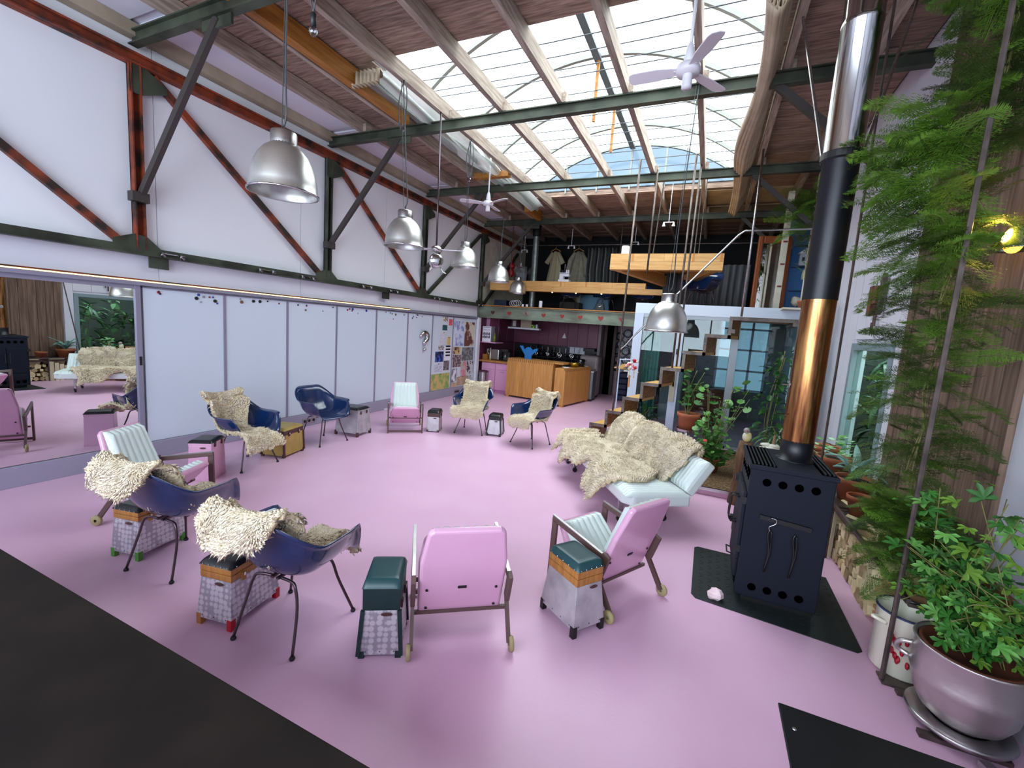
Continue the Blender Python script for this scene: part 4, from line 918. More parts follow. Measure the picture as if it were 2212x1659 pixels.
# ---------------------------------------------------------------- mezzanine floor, glass room
MZ = 2.43
struct('floor', MB().box(-5.96, 1.6, 10.98, 13.98, 2.395, MZ).box(-1.31, 1.6, 8.53, 10.98, 2.395, MZ), mstairw)
struct('trim_5', MB().box(-5.9, -1.25, 10.88, 11.02, 2.405, 2.428), mhon)
t = thing('heart_beam', 'grey-green steel beam with a row of red hearts under the mezzanine edge', 'beam', (-3.6, 10.95, 2.235))
obj('beam', MB().ibeam((-2.36, 0, 0), (2.35, 0, 0), .12, .31, .016), mhbeam, t)
obj('end_plate', MB().box(-2.35, -2.335, -.075, .055, -.16, .16), mhbeam, t)
def heart(s, k=0):
    n = 22; p = []
    for i in range(n):
        a = 2*PI*i/n; p.append((s*16*math.sin(a)**3/32, s*(13*math.cos(a) - 5*math.cos(2*a) - 2*math.cos(3*a) - math.cos(4*a))/32))
    return p
for i, x in enumerate((-5.52, -5.02, -4.51, -4.03, -3.52, -3.04, -2.52, -2.01)):
    hp_ = heart(.12 if i != 6 else .14); mt = axes((x + 3.6, -.009, .0), (1, 0, 0), (0, 0, 1), (0, -1, 0))
    if i == 2: hp_ = [(-.045, .05), (-.02, .055), (.005, .03), (.0, .0), (.035, -.055), (.01, -.03), (-.03, .0), (-.05, .03)]
    if i in (1, 3, 5): mt = mt @ rot('Z', .12)
    obj('heart', MB().prism(hp_, 0, .006, mt), mheart if i > 0 else M('dark_heart', '#3d1713', .6), t, label='worn dark heart' if i == 0 else ('half-flaked heart' if i == 2 else None))
# glass wall frame: the white fascia, posts and panes
gw = bpy.data.objects.new('wall_glass', None); C.objects.link(gw); gw.location = (0, 8.5, 0); gw['kind'] = 'structure'
obj('fascia', MB().box(-1.31, 1.6, -.06, .03, 2.28, 2.47), M('pale_blue_white', '#c9d4e4', .5), gw, bevel=.004)
mfr = M('frame_pale_blue', '#b9c4d6', .45); mfg = M('frame_grey', '#8d949b', .4, .3)
for x0, x1, mm in ((-1.31, -1.15, mfr), (-.57, -.43, mfr), (.34, .46, mfg), (1.52, 1.6, mfg)): obj('post', MB().box(x0, x1, -.06, .03, 0, 2.28), mm, gw, bevel=.004)
obj('track', MB().box(-1.15, 1.52, -.06, .03, 0, .05).box(-1.15, 1.52, -.05, .03, 2.22, 2.28), mfg, gw)
for x0, x1 in ((-1.15, -.57), (-.43, .34), (.46, 1.52)): obj('pane', MB().box(x0, x1, -.02, -.012, .05, 2.22), mpane, gw)
obj('door_handle', MB().box(-.52, -.49, -.1, -.06, 1.0, 1.22), mbrush, gw); obj('lock', MB().box(-.52, -.49, -.085, -.06, 1.58, 1.68), mblack, gw)
obj('wood_grip', MB().box(-.565, -.47, -.10, -.06, .72, 1.32), M('weathered_wood', '#a39c8c', .8), gw)
obj('sill', MB().box(-1.31, 1.6, -.02, .03, -.02, .002), malu, gw)
struct('wall_divider', MB().box(-1.31, -1.25, 8.53, 12.0, 0, 2.39), mpilwh)
struct('wall_inner', MB().box(-1.25, .2, 12.0, 12.08, 0, 2.39).box(1.3, 1.6, 12.0, 12.08, 0, 2.39).box(.2, 1.3, 12.0, 12.08, 0, .7), M('dim_wall', '#7c7f84', .7))
wn3 = bpy.data.objects.new('window_3', None); C.objects.link(wn3); wn3.location = (.75, 12.03, .7); wn3['kind'] = 'structure'
for x in (-.53, -.18, .18, .53): obj('mullion', MB().cb((x, 0, .84), (.05, .06, 1.68)), mfr, wn3)
for z in (.03, .5, 1.0, 1.5): obj('transom', MB().cb((0, -.005, z), (1.1, .05, .045)), mfr, wn3)
obj('lit_pane', MB().box(-.55, .55, .02, .03, 0, 1.68), M('window_daylight', '#9cc4dd', .5, emit=.55), wn3)
tag(obj('teal_curtain', MB().grid(lambda u, v: (-1.13 + .30*u + .0*v, 8.75 + .025*math.sin(u*2*PI*5), .002 + 2.18*v), 60, 2), mtealc, smooth=True, solid=.006), 'teal curtain hanging in folds behind the left glass pane', 'curtain')
tag(obj('white_cabinet', MB().box(-.9, -.45, 10.4, 10.9, 0, 1.25), M('cab_bluewhite', '#b7c9d6', .4), bevel=.03), 'pale rounded cabinet inside the glass room', 'cabinet')
t = thing('brick_stove', 'low red brick block inside the glass room behind the potted geranium', 'brickwork', (.05, 10.6, 0))
bme = mesh('brick', MB().cb((0, 0, 0), (.2, .1, .06)), M('red_brick', '#8a4436', .8, rand=.2))
for r_ in range(12):
    for c_ in range(4): link('brick', bme, t, (-.32 + .21*c_ + .1*(r_ % 2), 0, .035 + .068*r_))

# ---------------------------------------------------------------- stairs
t = thing('zigzag_stairs', 'steel-edged wooden zigzag staircase rising in front of the glass wall', 'stairs', (0, 7.85, 0))
SH = axes((.075, 0, 0), (1, 0, 0), (.25, 1, 0), (0, 0, 1))
SX = [-1.76, -1.50, -1.235, -.955, -.675, -.36, -.075, .25]; SZ = [.33, .535, .81, 1.08, 1.37, 1.675, 1.965, 2.25]
SZ = [.29, .55, .82, 1.10, 1.385, 1.675, 1.965, 2.25]
yy0, yy1 = -.30, .30; prev = 0
for i in range(8):
    x0 = SX[i]; x1 = SX[i+1] if i < 7 else 1.15; z = SZ[i]; zb = SZ[i-1] if i else 0
    r = obj('riser', MB().box(x0, x0 + .035, yy0 + .006, yy1 - .006, zb, z - .012, SH), mstairw, t)
    tr = obj('tread', MB().box(x0 + .035, x1 + .03, yy0 + .006, yy1 - .006, z - .045, z, SH), mtread if i < 7 else mstairw, t)
    for y in (yy0, yy1 - .006):
        obj('steel_edge', MB().box(x0 - .004, x0 + .042, y, y + .006, zb - .05 if i else 0, z + .004, SH).box(x0 + .042, x1 + .042, y, y + .006, z - .05, z + .004, SH), msteelr, r)
    m = MB()
    for k in range(3): m.ball((x0 + .019, yy0 - .002, zb + (z - zb)*(k + .5)/3), .006, 6, 4)
    obj('rivets', m, mbrush, r)
obj('landing_bracket', MB().box(.25, .34, -.31, .31, 2.0, 2.06).box(1.08, 1.15, -.31, .31, 2.15, 2.24), msteelr, t)
obj('hand_rail', MB().tube(smooth_path([(-1.36, -.3, 1.62), (-1.28, -.3, 1.69), (-1.20, -.3, 1.80)], 6)[:-1] + [V((-1.18, -.3, 1.83)), V((.22, -.3, 3.46)), V((.30, -.3, 3.52)), V((1.35, -.3, 3.53))], .014, 8), mbrush, t, True)
for a, b in (((-1.38, -.31, .56), (-1.33, -.31, 4.66)), ((-.50, -.31, 1.39), (-.50, -.31, 4.66)), ((-.46, .1, 1.39), (-.44, .1, 4.66)), ((.40, -.31, 2.26), (.40, -.31, 4.66)), ((-1.12, .2, 2.95), (-1.12, .2, 4.66))):
    obj('hanger_rod', MB().tube([a, b], .016, 8), msteelr if b[0] < 0 else mbrush, t, True)
# clothes rack and hangers, doll bunch
t = thing('clothes_rack', 'pale blue tube clothes rack behind the foot of the stairs', 'rack', (-1.72, 9.6, 0))
obj('tube_frame', MB().tube(smooth_path([(.02, 0, 0), (.02, 0, .7), (.02, 0, 1.28), (.06, 0, 1.34), (.5, .1, 1.36)], 20), .014, 8), M('pale_blue_tube', '#b5cbe2', .4), t, True)
obj('base_bar', MB().tube([(.02, -.2, .015), (.02, .3, .015)], .014, 8).tube([(.5, .1, 1.36), (.5, .1, 0)], .012, 8), bpy.data.materials['pale_blue_tube'], t)
for i, a in enumerate((-.16, .12, .4)):
    h = thing('clothes_hanger', ['front wooden clothes hanger on the pale blue rack', 'middle wooden clothes hanger on the pale blue rack', 'rear wooden clothes hanger on the pale blue rack'][i], 'hanger', (-1.60 + .06*i, 9.62, 1.345), a)
    obj('shoulder_bar', MB().bar((-.22, 0, -.2), (0, 0, -.1), .03, .025).bar((0, 0, -.1), (.22, 0, -.2), .03, .025).bar((-.2, 0, -.2), (.2, 0, -.2), .012, .012), mtread, h)
    obj('hook', MB().tube(smooth_path([(0, 0, -.1), (0, 0, -.03), (.02, 0, .01), (-.005, 0, .02)], 8), .004, 5), mchrome, h)
t = thing('doll_bunch', 'bunch of pink and red balls and small white figures hanging by the stairs', 'ornament', (-1.13, 7.5, 1.33))
for k in range(14):
    p = (rnd(-.11, .11), rnd(-.05, .05), rnd(-.02, .13)); obj('ball', MB().ball(p, rnd(.018, .03), 9, 6), [mred, M('pink_ball', '#e59aa6', .5) if 'pink_ball' not in bpy.data.materials else bpy.data.materials['pink_ball'], mpilwh][k % 3], t, True)
for s in (-1, 1): obj('figure', MB().tube([(s*.04, 0, -.06), (s*.045, 0, -.17)], .014, 6).tube([(s*.04, 0, -.06), (s*.12, 0, -.07)], .01, 6).ball((s*.035, 0, -.02), .03, 8, 6), mpilwh, t, True)
obj('cord', MB().tube([(0, 0, .1), (-.05, 0, .32), (-.16, .02, .5)], .003, 4), mwire, t)
tag(obj('toggle', MB().box(-1.17, -1.14, 7.5, 7.53, 1.0, 1.2), mhon, bevel=.006), 'wooden peg hanging below the bunch of balls', 'peg')
t = thing('quilted_cabinet', 'dark blue quilted chest in the passage behind the stairs', 'chest', (-2.12, 12.9, 0))
for r_ in range(5): obj('cushion_row', MB().box(-.14, .14, -.3, .3, .01 + .16*r_, .16 + .16*r_), M('navy_quilt', '#1b2340', .7) if 'navy_quilt' not in bpy.data.materials else bpy.data.materials['navy_quilt'], t, bevel=.04, seg=3)

# ---------------------------------------------------------------- kitchen under the mezzanine
for i, (x0, x1, l) in enumerate(((-5.85, -5.42, 'pink kitchen base cabinet behind the steel bin'), (-5.41, -4.98, 'pink kitchen base cabinet beside the steel strip'))):
    t = thing('base_cabinet', l, 'cabinet', ((x0 + x1)/2, 11.36, 0)); h = (x1 - x0)/2
    obj('carcass', MB().box(-h, h, -.24, .3, .08, .83), mkpink, t); obj('plinth', MB().box(-h, h, -.2, .3, 0, .08), M('plinth_pink', '#c07fae', .5), t)
    d_ = obj('drawer', MB().box(-h + .004, h - .004, -.26, -.24, .655, .825), mkpink, t, bevel=.003)
    dd = obj('door', MB().box(-h + .004, h - .004, -.26, -.24, .085, .648), mkpink, t, bevel=.003)
    obj('handle', MB().tube(smooth_path([(-.05, -.26, .6), (-.03, -.285, .6), (.03, -.285, .6), (.05, -.26, .6)], 8), .006, 6), mbrush, dd, True)
tag(obj('steel_strip', MB().box(-4.97, -4.88, 11.12, 11.66, 0, .84), mbrush), 'narrow stainless panel between the pink cabinets and the wooden island', 'panel')
tag(obj('worktop', MB().box(-5.94, -4.86, 11.06, 11.7, .845, .90), mhon, bevel=.004), 'orange wooden worktop on the pink kitchen cabinets', 'worktop')
wbk = struct('wall_kitchen', MB().box(-5.95, -3.05, 13.5, 13.6, 0, 2.39), mburg)
struct('wall_passage', MB().box(-3.06, -2.98, 13.2, 13.6, 0, 2.39), M('grey_post', '#8f8488', .7))
for k in range(9):
    x0 = -5.9 + .315*k
    t = thing('wall_cabinet', 'burgundy wall cabinet door, number ' + ['one', 'two', 'three', 'four', 'five', 'six', 'seven', 'eight', 'nine'][k] + ' counting from the left wall', 'cabinet', (x0 + .157, 13.33, 1.4), group='burgundy wall cabinets')
    obj('carcass', MB().box(-.156, .156, -.13, .16, 0, .98), mburg, t); obj('door', MB().box(-.154, .154, -.15, -.13, .004, .975), mburg, t, bevel=.003)
for k, y in enumerate((11.72, 12.32, 12.92)):
    t = thing('wall_cabinet', ['pink wall cabinet on the left wall nearest the heart beam', 'second burgundy cabinet on the left kitchen wall', 'third burgundy cabinet on the left kitchen wall'][k], 'cabinet', (-5.9, y, 1.4), group='burgundy wall cabinets')
    obj('carcass', MB().box(-.05, .06, -.296, .296, 0, .98), mburg if k else mkpink, t); obj('door', MB().box(.06, .075, -.293, .293, .004, .975), mburg if k else M('dusty_pink', '#a5587c', .45), t, bevel=.003)
# backsplash of black tiles with things hung on it
bs_ = struct('wall_splash', MB().box(-5.9, -3.1, 13.47, 13.5, .85, 1.39), mblack)
tme = mesh('tile', MB().cb((0, 0, 0), (.19, .01, .12)), M('black_tile', '#101013', .12, rand=.3))
for i in range(14):
    for j in range(4): link('tile', tme, bs_, (-5.8 + .2*i, 13.465, .93 + .13*j))
tag(obj('counter', MB().box(-5.9, -3.5, 12.85, 13.46, 0, .88).box(-5.94, -5.4, 11.72, 12.84, 0, .88), M('black_counter', '#17151a', .3), bevel=.006), 'black rear kitchen counter below the black tiles', 'counter')
for k in range(9):
    x = -5.3 + .2*k
    t = thing('kitchen_utensil', 'steel ladle or pan hanging on the black tiles, place ' + ['one', 'two', 'three', 'four', 'five', 'six', 'seven', 'eight', 'nine'][k] + ' from the left', 'utensil', (x, 13.42, 1.32), group='utensils hanging on the black tiles')
    obj('handle', MB().bar((0, 0, 0), (0, 0, -.16), .015, .006, (0, 1, 0)), mchrome, t)
    obj('pan', MB().lathe([(.001, 0), (.05 + .01*(k % 3), .0), (.055 + .01*(k % 3), .03)], 14, at((0, 0, -.22)) @ rot('X', PI/2)), mchrome if k % 2 else mblack, t, True)
tag(obj('blue_stand', MB().prism([(-.27, .15), (-.17, .15), (-.12, .05), (-.06, .11), (.0, .13), (.06, .11), (.12, .05), (.17, .09), (.27, .11), (.25, .03), (.18, -.02), (.1, -.1), (.1, -.22), (-.1, -.22), (-.1, -.09), (-.17, .0), (-.22, .08)], -.03, .03, axes((-4.40, 11.0, 1.245), (1, 0, 0), (0, 0, 1), (0, -1, 0))), M('bright_blue', '#1568b0', .25), bevel=.012), 'bright blue curved metal rack standing on the tall wooden island', 'rack')
# islands
def island(label, loc, rz, L, W, H, n, fj):
    t = thing('kitchen_island', label, 'island', loc, rz)
    for k in range(n):
        obj('stave', MB().box(-L/2 + L*k/n + .0008, -L/2 + L*(k+1)/n - .0008, -W/2, -W/2 + .04, .05, H - .04), mwood, t)
    obj('side_panel', MB().box(L/2 - .04, L/2, -W/2 + .041, W/2, .05, H - .04), mwood, t)
    obj('side_panel', MB().box(-L/2, -L/2 + .04, -W/2 + .041, W/2, .05, H - .04), mwood, t)
    obj('top', MB().box(-L/2, L/2 + .25*(fj == 1), -W/2 + .041, W/2, H - .04, H), mwood, t, bevel=.003)
    for k in range(22): 
        x = -L/2 + L*(k + .1)/22
        obj('finger_joint', MB().box(x, x + L/22*.45, -W/2 - .002, -W/2 + .041, H - .075, H), mdwood, t)
        obj('finger_joint', MB().box(x + L/22*.45, x + L/22, -W/2, -W/2 + .041, H - .04, H), mwood, t)
    for sx in (-1, 1):
        for sy in (-1, 1): obj('foot', MB().cb((sx*(L/2 - .06), sy*(W/2 - .06), .025), (.09, .09, .05)), mwood, t)
    return t
island('tall wooden kitchen island with finger-jointed top, left of the two', (-4.18, 10.98, 0), D(-6), 1.36, .62, 1.05, 10, 1)
island('lower wooden kitchen island with a golden bowl, right of the two', (-3.10, 10.98, 0), D(80), 1.5, .28, .95, 9, 0)
# things on the counters
t = thing('drinks_cooler', 'white printed drinks cooler with a glass side on the pink ledge', 'cooler', (-5.72, 11.25, 1.41))
obj('cabinet_body', MB().box(-.2, .08, -.1, .14, 0, .44), mpaper, t, bevel=.006)
obj('glass_side', MB().box(.08, .22, -.1, .14, .0, .43), mclear, t); obj('green_bottle', MB().lathe([(.035, .01), (.035, .17), (.015, .22), (.015, .26)], 12, at((.15, .0, 0)), cap0=True, cap1=True), M('green_glass', '#9aa832', .2), t, True)
for z, w_ in ((.40, .2), (.33, .22)): obj('print_line', MB().box(-.16, -.16 + w_, -.103, -.1, z, z + .012), M('print_grey', '#8d8890', .6) if 'print_grey' not in bpy.data.materials else bpy.data.materials['print_grey'], t)
for k in range(12): obj('print_block', MB().box(-.18 + .04*(k % 6), -.15 + .04*(k % 6), -.103, -.1, .1 + .09*(k // 6), .16 + .09*(k // 6) + .02*(k % 2)), M('print_dark', '#4b4a55', .6) if 'print_dark' not in bpy.data.materials else bpy.data.materials['print_dark'], t)
tag(obj('ledge', MB().box(-5.94, -5.45, 11.1, 11.6, 1.385, 1.41), mkpink), 'pink ledge carrying the white drinks cooler', 'shelf')
t = thing('toaster_oven', 'grey steel box appliance on the orange worktop', 'appliance', (-5.56, 11.42, .90)); obj('case', MB().box(-.13, .13, -.12, .14, .01, .31), mbrush, t, bevel=.02); obj('front', MB().box(-.11, .11, -.125, -.12, .03, .29), M('oven_front', '#6f6560', .4), t); obj('base', MB().box(-.12, .12, -.1, .12, 0, .012), mblack, t)
t = thing('coffee_maker', 'black coffee maker with a glass jug beside the steel appliance', 'appliance', (-5.22, 11.36, .90)); obj('tower', MB().box(-.1, .1, 0, .12, 0, .34).box(-.1, .1, -.12, .12, .26, .34).box(-.1, .1, -.12, .12, 0, .03), mblack, t, bevel=.01); obj('jug', MB().lathe([(.05, .03), (.065, .1), (.045, .2)], 14, at((0, -.06, 0)), cap0=True), mclear, t, True)
t = thing('orange_caddy', 'orange wooden caddy at the left end of the kitchen worktop', 'caddy', (-5.84, 11.3, .90)); obj('box', MB().box(-.07, .07, -.08, .08, 0, .15), morange, t, bevel=.005); obj('spoon', MB().tube([(.02, 0, .1), (.05, .0, .26)], .006, 6).ball((.055, 0, .28), .02, 8, 5), mtread, t)
t = thing('table_clock', 'round silver clock standing behind the orange caddy', 'clock', (-5.86, 11.5, .90)); obj('case', MB().lathe([(.001, -.02), (.075, -.02), (.08, 0), (.075, .02)], 20, at((0, 0, .26)) @ rot('X', PI/2)), mchrome, t, True); obj('face', MB().lathe([(.001, .021), (.055, .021)], 18, at((0, 0, .26)) @ rot('X', PI/2)), M('clock_face', '#5c6670', .3), t); obj('stand', MB().tube([(0, 0, 0), (0, 0, .19)], .02, 8), mbrush, t)
for i, (x, l) in enumerate(((-5.74, 'slim glass bottle behind the orange caddy'), (-5.70, 'pale figure beside the grey appliance'))): tag(obj('bottle', MB().lathe([(.03, 0), (.032, .16), (.012, .24), (.012, .34)], 12, at((x, 11.52 - .2*i, .90)), cap0=True, cap1=True), mpilwh if i else mclear, smooth=True), l, 'bottle')
t = thing('golden_bowl', 'golden hammered bowl on the lower wooden island', 'bowl', (-3.12, 11.05, .951)); obj('bowl_body', MB().lathe([(.06, 0), (.11, .05), (.135, .11), (.13, .11), (.1, .05), (.001, .012)], 24, cap0=True), M('gold', '#a98a35', .25, .9), t, True); obj('fruit', MB().ball((.03, .02, .08), .05, 10, 7).ball((-.06, -.02, .08), .045, 10, 7), M('dark_fruit', '#4a4420', .5), t, True)
t = thing('black_stockpot', 'black cooking pot behind the golden bowl', 'pot', (-3.06, 11.42, .951)); obj('pot_body', MB().lathe([(.11, 0), (.12, .2), (.11, .2), (.1, .02)], 24, cap0=True), M('pot_black', '#0b0b0f', .15), t, True); obj('handle', MB().tube([(-.12, 0, .16), (-.16, 0, .17)], .012, 6).tube([(.12, 0, .16), (.16, 0, .17)], .012, 6), mblack, t)
for (x, y), l in zip(((-3.19, 10.55), (-2.99, 11.66)), ('white plate at the near end of the lower island', 'white plate at the far end of the lower island')): tag(obj('plate', MB().lathe([(.05, 0), (.1, .02), (.095, .02), (.001, .006)], 20, at((x, y, .951)), cap0=True), mpaper, smooth=True), l, 'plate')
t = thing('floating_shelf', 'white floating shelf hung under the mezzanine in the kitchen', 'shelf', (-5.1, 12.25, 1.83)); obj('board', MB().box(-.5, .51, -.08, .1, 0, .05), mpaper, t, bevel=.004); obj('hanger', MB().box(-.45, -.43, .05, .07, .05, .56).box(.43, .45, .05, .07, .05, .56), mwire, t)
for (x, w_, h, mm, l) in ((-5.42, .14, .22, M('photo_dark', '#5f5a58', .5), 'small framed photo at the left of the white shelf'), (-5.04, .34, .23, M('beige_box', '#b5aa92', .7), 'beige box in the middle of the white shelf')):
    t = thing('shelf_box', l, 'box', (x, 12.26, 1.881)); obj('box', MB().box(-w_/2, w_/2, -.03, .03, 0, h), mm, t, bevel=.004); obj('front', MB().box(-w_/2 + .02, w_/2 - .02, -.033, -.03, .03, h - .03), mpilwh if w_ < .2 else mm, t)
t = thing('green_toy', 'small bright green and black box on the white shelf', 'toy', (-4.80, 12.22, 1.881)); obj('cube', MB().box(-.05, .05, -.04, .04, 0, .1), M('lime', '#8ed13c', .4), t, bevel=.008); obj('spot', MB().ball((-.02, -.04, .04), .022, 8, 5, (1, .2, 1)).ball((.02, -.04, .07), .018, 8, 5, (1, .2, 1)), mblack, t, True)
tag(obj('white_figure', MB().ball((-4.69, 12.22, 1.91), .035, 10, 6).ball((-4.69, 12.22, 1.965), .04, 10, 7), mpaper, smooth=True), 'small white round figure on the white shelf', 'figurine')
tag(obj('glass', MB().lathe([(.03, 0), (.035, .11), (.03, .11), (.027, .01)], 14, at((-4.625, 12.22, 1.881)), cap0=True), mclear, smooth=True), 'drinking glass at the right end of the white shelf', 'glass')
t = thing('cone_lamp', 'small white cone lamp hanging in front of the burgundy cabinets', 'lamp', (-3.84, 12.3, 1.66)); obj('shade', MB().lathe([(.07, 0), (.012, .11), (.012, .13)], 18), mpaper, t, True); obj('cable', MB().tube([(0, 0, .12), (0, 0, .73)], .004, 5), mwire, t)
t = thing('hook_board', 'white board with three hooks on the black tiles', 'board', (-3.74, 13.44, 1.28)); obj('board', MB().box(-.24, .24, -.01, .01, -.1, .1).box(-.3, .36, -.05, .01, .1, .12), mpaper, t); obj('hook', MB().bar((-.09, -.015, .1), (-.09, -.015, -.08), .012, .012, (0, 1, 0)).bar((.09, -.015, .1), (.09, -.015, -.08), .012, .012, (0, 1, 0)), mblack, t)
t = thing('steel_cart', 'grey steel drawer cart behind the lower wooden island', 'cart', (-2.92, 11.95, 0))
obj('frame', MB().box(-.16, .16, -.2, .2, .06, .80), M('cart_grey', '#6b6d72', .4, .5), t, bevel=.004); obj('top', MB().box(-.17, .17, -.21, .21, .80, .83), mbrush, t)
for k in range(2): obj('drawer', MB().box(-.155, .155, -.212, -.2, .1 + .34*k, .42 + .34*k), bpy.data.materials['cart_grey'], t, bevel=.003)
for sx in (-1, 1):
    for sy in (-1, 1): obj('caster', MB().ball((sx*.13, sy*.17, .03), .03, 10, 6), mblack, t, True)
t = thing('old_fridge', 'old rounded grey-white refrigerator behind the steel cart', 'refrigerator', (-3.08, 12.62, 0)); obj('body', MB().box(-.28, .28, -.25, .25, .05, 1.22), M('fridge_grey', '#8d8485', .4), t, bevel=.08, seg=4); obj('foot', MB().box(-.24, .24, -.2, .2, 0, .06), mblack, t); obj('handle', MB().box(.2, .225, -.28, -.25, .6, .85), mchrome, t)
tag(obj('cooker_hood', MB().box(-3.45, -3.1, 13.05, 13.45, 1.30, 1.39), mblack, bevel=.006), 'flat black cooker hood under the burgundy cabinets', 'hood')
t = thing('waste_bin', 'tall round brushed steel bin with a dark lid by the pink cabinets', 'bin', (-5.72, 10.98, 0)); obj('drum', MB().lathe([(.125, 0), (.13, .02), (.13, .56)], 24, cap0=True), mbrush, t, True); obj('lid', MB().lathe([(.13, .56), (.135, .58), (.11, .61), (.001, .62)], 24), M('bin_lid', '#47202f', .4), t, True)
d2 = bpy.data.objects.new('door_2', None); C.objects.link(d2); d2.location = (-2.75, 13.6, 0); d2['kind'] = 'structure'
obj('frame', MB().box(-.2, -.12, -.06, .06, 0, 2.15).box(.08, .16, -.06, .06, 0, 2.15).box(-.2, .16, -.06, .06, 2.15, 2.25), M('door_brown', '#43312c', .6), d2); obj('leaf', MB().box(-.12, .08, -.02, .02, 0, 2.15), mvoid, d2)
mrimp = M('plate_blue', '#3a4660', .3, c2='#8c8f98', scale=22); 
for i, (x, z) in enumerate(((-2.56, 1.82), (-2.32, 1.92), (-2.50, 1.58), (-2.22, 1.64), (-2.61, 1.37), (-2.33, 1.37), (-2.12, 1.40), (-2.55, 1.10), (-2.30, 1.10), (-2.58, .86))):
    t = thing('wall_plate', 'dark patterned plate on the passage wall, ' + ['top left', 'top right', 'second row left', 'second row right', 'third row left', 'third row middle', 'third row right', 'fourth row left', 'fourth row right', 'bottom left'][i], 'plate', (x, 13.95, z), group='plates on the passage wall')
    obj('rim', MB().lathe([(.08, .0), (.125, .02), (.13, .022), (.128, .026), (.08, .012)], 24, rot('X', PI/2)), M('plate_dark', '#1d2230', .25) if 'plate_dark' not in bpy.data.materials else bpy.data.materials['plate_dark'], t, True); obj('well', MB().lathe([(.001, .006), (.08, .008)], 20, rot('X', PI/2)), mrimp, t)

# ---------------------------------------------------------------- mezzanine furniture
t = thing('long_counter', 'long suspended wooden counter across the mezzanine above the hearts', 'counter', (-3.6, 11.35, 3.0))
for z, offs in ((-.135, 0), (.0, .5)):
    x = -2.15 + offs*.6
    edges = [-2.16] + [e for e in [x + .62*k for k in range(1, 8)] if -2.0 < e < 1.6] + [1.75 + (.85 if z < 0 else .3)]
    for a, b in zip(edges[:-1], edges[1:]): obj('board', MB().box(a, b - .003, -.2, .0, z, z + .133), mglulam, t)
obj('top_board', MB().box(-2.16, 1.75, .0, .45, .10, .133), mglulam, t)
for x in (-.1, .58): obj('inlay', MB().box(x - .02, x + .02, -.203, -.2, .01, .133), M('inlay_orange', '#c17a35', .5) if 'inlay_orange' not in bpy.data.materials else bpy.data.materials['inlay_orange'], t)
for x in (-.35, .3, .97): obj('down_light', MB().ball((x, -.1, -.137), .022, 8, 5), M('small_lamp', '#ffe3b0', .5, emit=3) if 'small_lamp' not in bpy.data.materials else bpy.data.materials['small_lamp'], t)
obj('hanger_rod', MB().tube([(-1.7, .1, .1), (-1.7, .1, 1.65)], .012, 6).tube([(1.3, .1, .1), (1.3, .1, 1.65)], .012, 6), msteelr, t)
t = thing('upper_counter', 'angled suspended wooden counter hanging above the glass wall', 'counter', (-.9, 8.6, 3.08))
for z in (0, .145):
    edges = [-.98, -.3 + z*2, .35 + z, .97]
    for a, b in zip(edges[:-1], edges[1:]): obj('board', MB().box(a, b - .003, -.08, .10, z, z + .142), mglulam, t)
def beamq(a, b): obj('frame_beam', MB().bar(a, b, .12, .22), mglulam, t)
beamq((-.90, .12, .12), (-.05, 2.55, .05)); beamq((.85, .12, .12), (.1, 2.5, .05))
obj('top_board', MB().prism([(-.97, .1), (.97, .1), (.2, 2.55), (-.15, 2.55)], .235, .27), mglulam, t)
for x in (-.55, .5, .95): obj('inlay', MB().box(x - .04, x, -.083, -.08, .15, .285), bpy.data.materials['inlay_orange'], t)
obj('hanger_rod', MB().tube([(-.22, -.04, .28), (-.16, -.04, 1.57)], .012, 6).tube([(.48, 0, .28), (.48, 0, 1.57)], .012, 6).tube([(.55, 0, .28), (.55, 0, 1.57)], .008, 6), msteelr, t)
def canister(l, p, h, r): 
    t = thing('canister', l, 'canister', p); obj('can', MB().lathe([(r*.95, 0), (r, .01), (r, h - .01), (r*.95, h)], 18, cap0=True, cap1=True), mpaper, t, True); obj('cap', MB().lathe([(r*.93, h), (r*.9, h + .008), (.001, h + .01)], 18), mpaper, t, True)
canister('white canister on the mezzanine edge beside the metal duct', (-4.19, 11.08, MZ), .17, .045); canister('pale blue-white canister standing on the upper counter', (-1.66, 8.75, 3.37), .17, .075)
t = thing('sewing_machine', 'white overlock sewing machine with thread cones on the long counter', 'sewing machine', (-3.72, 11.5, 3.134)); obj('machine_body', MB().box(-.15, .15, -.1, .1, 0, .09).box(-.13, -.02, -.08, .08, .09, .22).box(-.13, .13, -.06, .08, .17, .24), mpaper, t, bevel=.012); obj('thread_stand', MB().box(-.16, .12, .0, .04, .26, .275).tube([(-.02, .02, .24), (-.02, .02, .5)], .004, 5), mpaper, t)
for k in range(5): obj('thread_cone', MB().lathe([(.022, .275), (.018, .35)], 10, at((-.13 + .055*k, .02, 0)), cap1=True), mblack if k < 3 else mpaper, t)
t = thing('metal_duct', 'galvanised round duct pipe rising through the mezzanine', 'duct', (-4.66, 11.62, MZ)); obj('pipe', MB().lathe([(.085, 0), (.085, .55), (.09, .56), (.09, .6), (.085, .61), (.085, 1.95)], 22), mcan, t, True)
obj('elbow', MB().lathe([(.09, 1.95), (.12, 1.98), (.12, 2.3)], 20), mblack, t)
t = thing('acrylic_case', 'clear acrylic box with a red lid standing on the long counter', 'case', (-5.0, 11.6, 3.134)); obj('case_wall', MB().box(-.19, .19, -.14, .14, 0, .42), mclear, t); obj('lid', MB().box(-.12, .0, -.06, .06, .42, .44), mred, t); obj('inner_box', MB().box(-.14, .1, -.08, .08, .01, .26), M('case_grey', '#6c6c74', .5), t); obj('finial', MB().tube([(-.06, 0, .44), (-.06, 0, .53)], .012, 6), mpaper, t)
